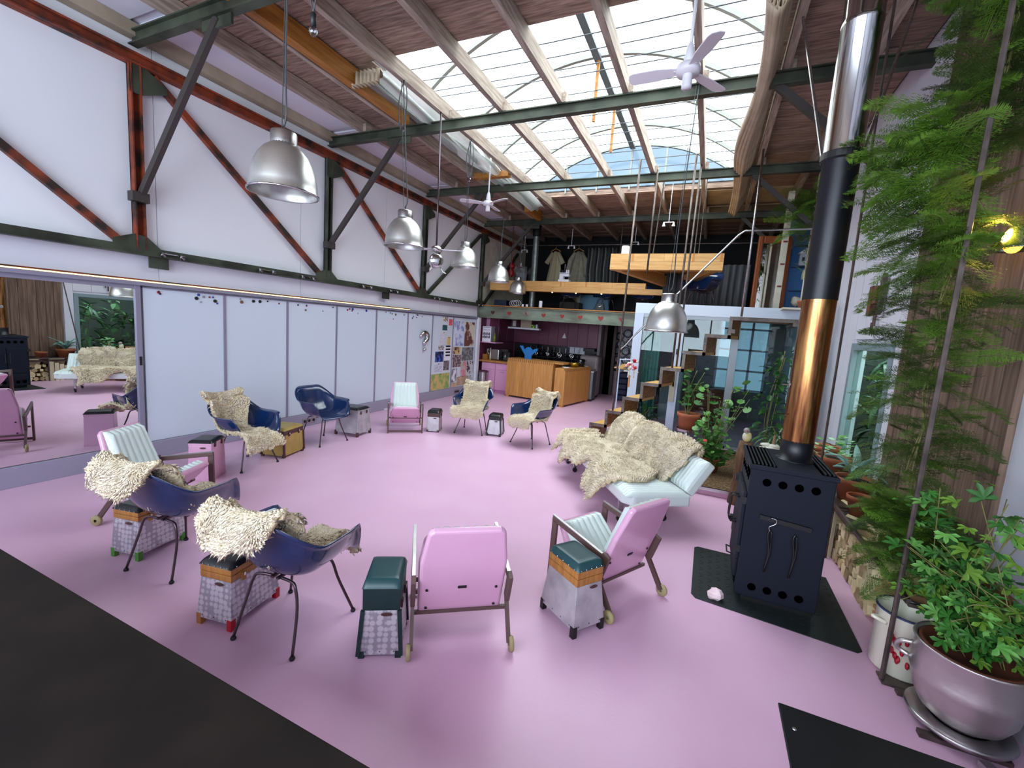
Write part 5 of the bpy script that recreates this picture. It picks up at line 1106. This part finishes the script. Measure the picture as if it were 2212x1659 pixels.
for i, (x, wd, sl) in enumerate(((-4.55, .17, 0), (-3.83, .20, 1))):
    t = thing('hanging_dress', ['cream sleeveless garment in plastic hanging at the back of the mezzanine', 'grey-cream smock with long sleeves hanging at the back of the mezzanine'][i], 'garment', (x, 13.0, 4.27))
    obj('cloth', MB().grid(lambda u, v: ((u - .5)*2*(wd*.55 + (wd*1.15)*v**.8), .03*math.sin(u*14 + v*3), -.02 - 1.2*v + .06*abs(u-.5)*-2*(1-v)), 24, 12), mcloth if i else M('cream_cloth', '#b3a88d', .9), t, True, solid=.02)
    for s in (-1, 1): obj('sleeve', MB().tube([(s*wd*.5, 0, -.07), (s*(wd*.85 + .06), -.02, -.3), (s*(wd*.95 + .1), -.02, -.75 if sl else -.4)], [.06, .075, .08], 10), mcloth if i else bpy.data.materials['cream_cloth'], t, True)
    obj('hanger', MB().bar((-.16, 0, -.03), (0, 0, .05), .02, .02).bar((0, 0, .05), (.16, 0, -.03), .02, .02).tube([(0, 0, .05), (0, 0, .14)], .005, 5), mhon, t)
struct('trim_6', MB().tube([(-5.9, 13.0, 4.42), (1.5, 13.0, 4.42)], .015, 6), msteelr)
t = thing('garment_row', 'row of dark garments in clear plastic covers hanging beside the smock', 'garments', (-3.05, 13.0, 4.3))
for k in range(9): obj('garment', MB().grid(lambda u, v: (-.42 + .1*k + .06*(u - .5) + .01*math.sin(v*9), .2*(u - .5)*2, -.0 - 1.15*v), 4, 8), mplastic if k % 2 else mgrey, t, True, solid=.01)
def folds(name, l, p0, p1, z0, z1, n, mat, amp=.04):
    a, b = V(p0), V(p1); d = (b - a).normalized(); nn = V((-d.y, d.x))
    return tag(obj(name, MB().grid(lambda u, v: (*(a.lerp(b, u) + nn*amp*math.sin(u*2*PI*n + .6*math.sin(u*31))), z0 + (z1 - z0)*v), n*8, 2), mat, smooth=True, solid=.008), l, 'curtain')
folds('grey_curtain', 'grey curtain in deep folds at the back of the upper right mezzanine', (-1.1, 10.7), (.62, 10.6), MZ + .01, 3.5, 13, mgrey)
tag(obj('leaning_board', MB().box(-3.75, -2.85, 13.3, 13.34, MZ, 3.0), mskyb), 'pale blue panel leaning at the back of the mezzanine under the counter', 'board')
t = thing('black_bag', 'black handbag with a round handle on the mezzanine edge', 'bag', (-2.6, 11.12, MZ)); obj('bag_body', MB().taper((.24, .12), (.17, .08), 0, .17), M('bag_black', '#121316', .5), t, bevel=.02, seg=3); obj('handle', MB().tube([(.075*math.cos(PI*i/12), 0, .16 + .13*math.sin(PI*i/12)) for i in range(13)], .009, 7), mblack, t, True); obj('emblem', MB().prism([(-.04, 0), (.0, -.012), (.05, .025), (.0, .01)], 0, .004, axes((0, -.056, .10), (1, 0, 0), (0, 0, 1), (0, -1, 0))), mpaper, t)
t = thing('cable_coil', 'coil of white cable lying on the mezzanine edge', 'cable', (-4.95, 11.1, MZ + .01))
for k in range(3): obj('loop', MB().tube([(.11*math.cos(2*PI*i/18) + .05*k - .05, .03*k, .07 + .075*math.sin(2*PI*i/18) + .01*k) for i in range(19)], .006, 6), mpaper, t, True)
for (x, l) in ((-4.70, 'small white cube on the mezzanine edge'), (-4.58, 'small white cup on the mezzanine edge left of the duct')): tag(obj('white_cup', MB().lathe([(.03, 0), (.032, .07), (.027, .07), (.025, .01)], 12, at((x, 11.08, MZ)), cap0=True), mpaper, smooth=True), l, 'cup')
tag(obj('navy_box', MB().box(-5.78, -5.4, 11.5, 11.8, MZ, 2.62), M('navy', '#1a2740', .5), bevel=.006), 'dark navy box at the left end of the mezzanine floor', 'box')
tag(obj('wire_basket', MB().box(-4.2, -3.6, 12.7, 13.1, MZ, 2.72), M('basket_dark', '#4d4a42', .8, c2='#2a2824', scale=40)), 'dark woven basket on the mezzanine floor', 'basket')
tag(obj('white_linen', MB().grid(lambda u, v: (-4.05 + .5*u, 12.6 + .04*math.sin(u*12), 2.78 + .35*v + .08*math.sin(u*5)), 20, 6), mcloth, smooth=True, solid=.03), 'white linen hanging over the basket behind the mezzanine chairs', 'cloth')
tag(obj('red_bundle', MB().ball((-5.72, 12.4, 3.5), .1, 12, 8, (1, .8, 1.3)).ball((-5.70, 12.4, 3.70), .1, 12, 8, (1, .8, .9)).tube([(-5.7, 12.4, 3.75), (-5.7, 12.4, 4.73)], .008, 5), mred, smooth=True), 'red rounded bundle hanging by the left wall of the mezzanine', 'bundle')
for i, (x, y, z) in enumerate(((-5.16, 12, 4.1), (-3.76, 12, 4.2), (-2.05, 12, 4.28), (-.93, 8.8, 3.98))):
    t = thing('ceiling_spot', 'small white twin spotlight on a rod, ' + ['above the acrylic case', 'above the hanging smock', 'left of the hanger rods', 'above the upper counter'][i], 'spotlight', (x, y, z)); obj('rod', MB().tube([(0, 0, 0), (0, 0, 4.655 - z)], .006, 5), mpaper, t); obj('bracket', MB().bar((-.09, 0, 0), (.09, 0, 0), .014, .014), mpaper, t)
    for s in (-1, 1): obj('lamp_head', MB().lathe([(.012, 0), (.02, -.04), (.032, -.07)], 10, at((s*.085, 0, 0)), cap0=True), mpaper, t, True)
# right end of the mezzanine: orange door, white posts, blue shelves
t = thing('train_door', 'orange wooden door with a rounded window on the right of the mezzanine', 'door', (.93, 9.9, MZ), D(8))
mbrk = mbrick
obj('frame', MB().box(-.29, -.20, -.03, .03, 0, 1.5).box(.20, .29, -.03, .03, 0, 1.5).box(-.2, .2, -.03, .03, 0, .14).box(-.2, .2, -.03, .03, 1.36, 1.5), mbrk, t, bevel=.02); obj('pane', MB().box(-.2, .2, -.005, .005, .14, 1.36), mmirror, t)
for (x, y, w_, l) in ((1.05, 9.55, .10, 'left whitewashed post in front of the blue shelf wall'), (1.40, 8.62, .22, 'right whitewashed post above the end of the glass wall')):
    t = thing('white_post', l, 'post', (x, y, MZ)); obj('post', MB().box(-w_/2, w_/2, -.05, .05, 0, 2.2), mpilwh, t, bevel=.006)
    for k in range(4): obj('red_mark', MB().box(-.03, .04, -.053, -.05, .5 + .4*k, .53 + .4*k), M('rust_mark', '#7a2b2b', .8) if 'rust_mark' not in bpy.data.materials else bpy.data.materials['rust_mark'], t)
t = thing('blue_shelf_wall', 'deep blue board with small dark shelves at the right of the mezzanine', 'shelf', (1.33, 10.2, MZ))
obj('backboard', MB().box(-.26, .26, -.02, .02, 0, 1.85), mdeepb, t)
for z in (.5, .95, 1.35, 1.7): obj('shelf', MB().prism([(-.05, -.02), (.2, -.02), (.2, -.2)], z, z + .02), M('navy_shelf', '#10344f', .5) if 'navy_shelf' not in bpy.data.materials else bpy.data.materials['navy_shelf'], t)
t = thing('birdhouse', 'small grey house ornament on the blue shelf wall', 'ornament', (1.47, 10.05, MZ + .97)); obj('house', MB().box(-.09, .07, -.07, .06, 0, .22), M('house_grey', '#9aa5b2', .6), t); obj('roof', MB().prism([(-.12, 0), (0, .1), (.1, 0)], -.09, .09, axes((0, 0, .22), (1, 0, 0), (0, 0, 1), (0, -1, 0))), M('roof_white', '#c9ced6', .6), t); obj('window', MB().box(-.05, -.01, -.073, -.07, .08, .15).box(.01, .05, -.073, -.07, .08, .15), mblack, t)
tag(obj('jar', MB().lathe([(.035, 0), (.04, .09), (.03, .14), (.032, .18)], 12, at((1.5, 10.07, MZ + .72)), cap0=True, cap1=True), M('jar_cream', '#cfc7a2', .5), smooth=True), 'cream jar on the blue shelf wall', 'jar')
tag(obj('shell_ornament', MB().ball((1.43, 10.02, MZ + .30), .09, 9, 7, (1, .8, 1), .4), mpilwh, smooth=True), 'white shell ornament low on the blue shelf wall', 'ornament')
t = bush('bamboo-like plant with long leaves in front of the right white post', 'bamboo_plant', (1.28, 8.3, 2.47), 1.5, .14, 60, 'blade', [mleafm, M('straw_leaf', '#8c9450', .6, rand=.2), mleafb], .16, .08, .12)
struct('trim_7', MB().box(1.0, 1.6, 8.15, 8.5, 2.44, 2.47), mpilwh)
# ---------------------------------------------------------------- pendant lamps
def bell(label, loc, top, s=1.0, loops=True, cord=None):
    t = thing('pendant_lamp', label, 'lamp', loc, 0, 'spun aluminium bell pendant lamps')
    r = .225*s
    pr_ = [(r*1.02, 0), (r, .008), (r*.985, .06*s), (r*.94, .13*s), (r*.86, .195*s), (r*.74, .25*s), (r*.58, .295*s), (r*.44, .318*s), (r*.38, .322*s), (r*.38, .33*s)]
    sh = obj('shade', MB().lathe(pr_ + [(x - .006, z - .006) for x, z in pr_[::-1][1:]] , 40), malum, t, True)
    obj('rim', MB().lathe([(r*1.015, -.006), (r*1.05, -.004), (r*1.05, .006), (r*1.01, .008)], 40), mchrome, t, True)
    obj('neck', MB().lathe([(r*.38, .325*s), (r*.385, .405*s), (r*.36, .415*s), (.001, .417*s)], 28), mbrush, t, True)
    obj('bulb', MB().ball((0, 0, .13*s), .05*s, 12, 8, (1, 1, 1.4)), mpaper, t, True)
    dx, dy, dz = top[0] - loc[0], top[1] - loc[1], top[2] - loc[2]; z0 = .415*s
    obj('eyelet', MB().tube([(0, 0, z0), (0, 0, z0 + .05)], .006, 6), mblack, t)
    obj('cable', MB().tube(smooth_path([(0, 0, z0 + .04), (.025, 0, z0 + .12), (dx*.1 + .01, dy*.1, z0 + (dz - z0)*.25), (dx*.5, dy*.5, z0 + (dz - z0)*.6), (dx, dy, dz)], 16), .0065, 6), mwire, t, True)
    obj('steel_wire', MB().tube([(-.02, 0, z0 + .02), (dx - .03, dy, dz)], .003, 4), mwire, t)
    if loops:
        obj('pulley', MB().lathe([(.015, -.01), (.03, -.01), (.022, 0), (.03, .01), (.015, .01)], 14, at((dx*.8, dy*.8, dz - .55)) @ rot('X', PI/2)), mchrome, t)
        obj('cable_loop', MB().tube(smooth_path([(dx, dy, dz - .02), (dx - .06, dy, dz - .25), (dx - .03, dy, dz - .52), (dx + .03, dy, dz - .52), (dx + .06, dy, dz - .2), (dx + .02, dy, dz)], 20), .006, 5), mwire, t, True)
    return t
bell('nearest aluminium bell pendant, large at the upper left', (-2.90, 2.31, 2.69), (-2.84, 2.31, 4.655), 1, False)
bell('second aluminium bell pendant from the camera in the left row', (-3.45, 4.38, 2.72), (-3.64, 4.5, 4.657))
bell('third aluminium bell pendant, behind the chrome fan', (-3.96, 6.66, 2.82), (-3.66, 6.15, 4.655))
bell('fourth aluminium bell pendant, before the left end of the long counter', (-4.22, 8.53, 2.80), (-4.47, 9.2, 4.655), 1, False)
bell('fifth and farthest aluminium bell pendant, over the long counter', (-4.83, 10.95, 2.78), (-4.72, 10.85, 4.52), 1, False)
bell('aluminium bell pendant on the right, in front of the white fascia and stairs', (-.46, 5.25, 1.93), (-.42, 5.5, 4.655), 1, False)
t = thing('bare_bulb', 'bare clear light bulb hanging near the top left of the ceiling', 'bulb', (-2.08, 1.83, 3.35))
obj('glass', MB().ball((0, 0, -.03), .022, 12, 8, (1, 1, 1.25)), mclear, t, True); obj('socket', MB().lathe([(.014, -.01), (.016, .05), (.008, .06)], 12, cap0=True, cap1=True), mblack, t, True)
obj('cable', MB().tube(smooth_path([(0, 0, .06), (.03, 0, .2), (.06, .02, .6), (.05, .2, 1.305)], 10), .004, 5).tube(smooth_path([(0, 0, .06), (-.03, 0, .18), (-.08, 0, .6), (.0, .2, 1.305)], 10), .004, 5), mwire, t, True)

# ---------------------------------------------------------------- ceiling fans
def blade(t, a, L, w0, w1, pitch, z=0, mat=mfan, r0=.07):
    p = [(r0, -w0/2), (L*.5, -w1*.5), (L*.9, -w1/2), (L*.97, -w1*.4), (L, 0), (L*.97, w1*.4), (L*.9, w1/2), (L*.5, w1*.5), (r0, w0/2)]
    o = obj('blade', MB().prism(p, -.004, .004, at((0, 0, z)) @ rot('Z', a) @ rot('X', pitch)), mat, t, bevel=.003)
    obj('blade_arm', MB().bar((.03*math.cos(a), .03*math.sin(a), z), ((r0+.04)*math.cos(a), (r0+.04)*math.sin(a), z), .035, .012), mat, o)
def wfan(label, loc, ang, L, top, cord=True):
    t = thing('ceiling_fan', label, 'fan', loc)
    for k in range(3): blade(t, ang + k*2*PI/3, L, .07, .125, .2)
    obj('motor', MB().lathe([(.001, -.04), (.085, -.035), (.095, -.01), (.09, .03), (.05, .05), (.02, .06)], 28), mfan, t, True)
    obj('switch_cap', MB().lathe([(.001, -.14), (.038, -.138), (.04, -.12), (.038, -.035)], 20), mfan, t, True)
    obj('rod', MB().tube([(0, 0, .05), (0, 0, top - loc[2])], .013, 8), mfan, t, True)
    obj('canopy', MB().lathe([(.02, .05), (.045, .07), (.03, .16), (.015, .2)], 16), mfan, t, True)
    return t
wfan('white three-blade ceiling fan below the skylight at the upper right', (-.40, 3.97, 3.98), D(58), .47, 4.655)
wfan('smaller white three-blade ceiling fan farther left by the second steel beam', (-3.97, 7.40, 4.07), D(95), .52, 4.86)
t = thing('chrome_fan', 'chrome drum-bodied hanging fan on a long rod between the pendant lamps', 'fan', (-3.33, 4.88, 2.78))
for a in (D(200), D(20)): blade(t, a, .36, .05, .085, .15)
obj('hub', MB().lathe([(.001, -.03), (.07, -.025), (.075, 0), (.06, .03), (.02, .05)], 24), mchrome, t, True)
obj('drum', MB().lathe([(.001, -.07), (.07, -.07), (.09, -.05), (.09, .05), (.07, .07), (.001, .07)], 24, at((0, 0, -.14)) @ rot('Z', D(40)) @ rot('X', PI/2)), mchrome, t, True)
for s in (-1, 1): obj('foot_rod', MB().tube([(.05*s, 0, -.2), (.10*s, .02, -.28), (.15*s, .02, -.30)], .007, 6), mchrome, t, True)
obj('rod', MB().tube([(0, 0, .04), (-.31, .42, 1.876)], .012, 8), mleg, t, True)

# ---------------------------------------------------------------- papers, magnets and the silver figure on the white boards
def patch(name, c, c2, sc, st=(1, 1, 1), lo=.45, hi=.55): return M(name, c, .8, c2=c2, scale=sc, st=st, lo=lo, hi=hi, detail=4)
BX = -5.94
pp = [  # y0, y1, z0, z1, material, label
 (9.12, 9.34, 1.80, 1.93, patch('p1', '#d8d0c2', '#8b6a5c', 20), 'small cream photo card pinned at the top of the seventh board'),
 (9.40, 9.56, 1.70, 1.88, patch('p2', '#e0646c', '#c94a5c', 20), 'red paper pinned at the top right of the seventh board'),
 (9.12, 9.33, 1.55, 1.70, patch('p3', '#22365c', '#27574f', 14), 'small dark blue-green picture under the cream photo card'),
 (9.05, 9.33, 1.12, 1.50, patch('p4', '#dcdde6', '#b9bac6', 30, (1, 1, 3)), 'tall white text sheet with a thin outline'),
 (9.36, 9.50, 1.14, 1.36, patch('p5', '#d0ab72', '#c29a5c', 10), 'tan card beside the tall text sheet'),
 (8.98, 9.22, .98, 1.11, patch('p6', '#c9c4c8', '#6b6068', 30), 'small grey picture under the tall text sheet'),
 (9.26, 9.53, .68, 1.09, mpaper, 'white sheet with four thick black bars'),
 (8.86, 9.22, .64, .94, patch('p7', '#14183f', '#3f63c0', 12, lo=.5, hi=.62), 'dark blue picture on the seventh board'),
 (8.84, 9.20, .34, .60, patch('p8', '#dcdce8', '#9ea2b8', 30), 'white page with a small diagram'),
 (9.24, 9.50, .38, .66, patch('p9', '#514a52', '#8b7d80', 20), 'dark photograph of a doorway'),
 (8.72, 9.54, -.165, .30, patch('p10', '#c8ad72', '#7fa053', 6, lo=.42, hi=.55), 'green and tan map at the foot of the seventh board'),
 (9.66, 10.14, 1.10, 1.84, patch('p11', '#d4d9ee', '#7d88c4', 7, lo=.46, hi=.62), 'tall blue ink drawing at the top of the last board'),
 (10.20, 10.72, 1.08, 1.84, patch('p12', '#6a3f38', '#d8cdbb', 4, lo=.46, hi=.52), 'tall brown and cream photo poster at the top right of the last board'),
 (9.65, 10.02, .84, 1.06, patch('p13', '#c7a878', '#6b4a3a', 9, lo=.55, hi=.62), 'tan flyer with a dark square on the last board'),
 (10.10, 10.72, .62, 1.04, patch('p14', '#8a8a8c', '#5d5f63', 12), 'grey landscape photograph on the last board'),
 (9.65, 10.08, .44, .82, patch('p15', '#a58d93', '#4e4046', 16), 'collage of small portraits on the last board'),
 (10.08, 10.38, .12, .60, patch('p16', '#d08896', '#c2b6ae', 7), 'pink and red picture in the middle of the last board'),
 (10.40, 10.74, .16, .60, patch('p17', '#cdced0', '#4c4752', 10, lo=.5, hi=.56), 'white page with dark figures at the right of the last board'),
 (9.64, 9.88, -.02, .40, patch('p18', '#e0dfe8', '#6d7082', 12, (1, 1, .4)), 'narrow white leaflet with a dark column'),
 (9.90, 10.5, -.15, .13, patch('p19', '#c5ad98', '#b2947c', 6), 'tan wrinkled paper at the foot of the last board'),
 (9.64, 9.88, -.165, -.04, patch('p20', '#caa888', '#a98262', 8), 'small tan print at the bottom left of the last board'),
 (10.52, 10.74, -.16, .12, patch('p21', '#dfe0e6', '#a7b0b8', 9), 'white paper with blue marks at the bottom right of the last board')]
for y0, y1, z0, z1, mm, l in pp:
    f = lambda z: .22 + (z + .165) / 2.095 * 1.78                # the boards run from the rail to the light strip
    z0, z1 = f(z0), f(z1); h = z1 - z0
    t = thing('pinned_paper', l, 'paper', (BX, (y0 + y1)/2, z0), 0, 'papers pinned on the far boards')
    obj('sheet', MB().box(0, .003, -(y1-y0)/2, (y1-y0)/2, 0, h), mm, t)
    if 'black bars' in l:
        for k in range(4): obj('printed_bar', MB().box(.003, .004, -.09, .12, .10 + .075*k, .14 + .075*k), mblack, t)
    if 'dark square' in l: obj('printed_square', MB().box(.003, .004, -.12, .0, .1, .18), M('p_dark', '#43302c', .7), t)
    obj('magnet', MB().lathe([(.012, 0), (.012, .006)], 8, at((.003, 0, h - .015)) @ rot('Y', PI/2), cap1=True), mblack, t)
ORD = ['first', 'second', 'third', 'fourth', 'fifth', 'sixth', 'seventh']
MC = [mblack, mblack, M('magnet_brown', '#6d4b3c', .5), M('magnet_blue', '#2d3c8c', .4), M('magnet_grey', '#8a8790', .4), M('magnet_red', '#7a1f33', .4)]
for b in range(6):
    a0, a1 = seams[b], seams[b+1]
    for k in range(11 if b == 0 else 6):
        y = rnd(a0 + .06, a1 - .06); z = 2.0 - abs(R.gauss(0, .05)) - .01; r = R.choice([.012, .016, .022, .011])
        tag(obj('board_magnet', MB().lathe([(r, 0), (r, .008), (r*.6, .011)], 10, at((-5.94, y, z)) @ rot('Y', PI/2), cap1=True), MC[R.randrange(6)], smooth=False), 'small round magnet along the top edge of the %s white board' % ORD[b], 'magnet', 'magnets on the %s white board' % ORD[b])
t = thing('question_mark', 'shiny silver question mark figure fixed on the sixth white board', 'ornament', (-5.93, 8.36, 1.18))
obj('hook_curve', MB().tube(smooth_path([(0, -.13, .30), (.02, -.11, .39), (.02, 0, .43), (.02, .09, .38), (.02, .09, .28), (.02, .01, .22), (.01, .0, .13)], 20), [.02] + [.04]*3 + [.05]*6 + [.055]*6 + [.05]*3 + [.035, .02], 10), mchrome, t, True)
obj('dot', MB().ball((.03, 0, .045), .04, 10, 7), mchrome, t, True)

# ---------------------------------------------------------------- dark tables near the camera
mtab = M('dark_tabletop', '#241d1a', .75, c2='#1b1614', scale=4, bump=.04, bscale=20, spec=.12)
t = thing('black_table', 'big dark brown-black tabletop filling the lower left corner', 'table', (-2.4, .20, 0))
obj('tabletop', MB().box(-1.9, 2.35, -.6, .56, .715, .75), mtab, t, bevel=.004)
for x in (-1.7, 2.2):
    for y in (-.5, .42): obj('leg', MB().box(x - .03, x + .03, y - .03, y + .03, 0, .715), mblack, t)
t = thing('side_table', 'black steel-topped table with a sharp corner at the lower right edge', 'table', (.75, 1.05, 0))
obj('tabletop', MB().box(-.425, .55, -.6, .45, .742, .75), M('black_top', '#16181a', .45, c2='#101215', scale=5, spec=.15), t, bevel=.003)
for x in (-.36, .5):
    for y in (-.5, .38): obj('leg', MB().box(x - .02, x + .02, y - .02, y + .02, 0, .742), mblack, t)
obj('screw', MB().lathe([(.006, .75), (.005, .752)], 8, at((-.395, .36, 0)), cap1=True), mbrush, t)
tag(obj('wooden_block', MB().box(-1.83, -1.70, .10, .18, .75, .78), mtread, bevel=.003), 'small pale wooden block on the dark table at the left edge', 'block')
tag(obj('walking_pole_rack', MB().bar((1.42, 2.30, 0), (1.50, 2.55, .62), .03, .03).bar((1.55, 2.25, 0), (1.55, 2.55, .62), .03, .03).bar((1.36, 2.55, .03), (1.58, 2.0, .03), .05, .03).bar((1.4, 2.3, .4), (1.58, 2.3, .4), .02, .02), mbrush), 'grey steel bracket frame at the far lower right beside the bowl planter', 'frame')
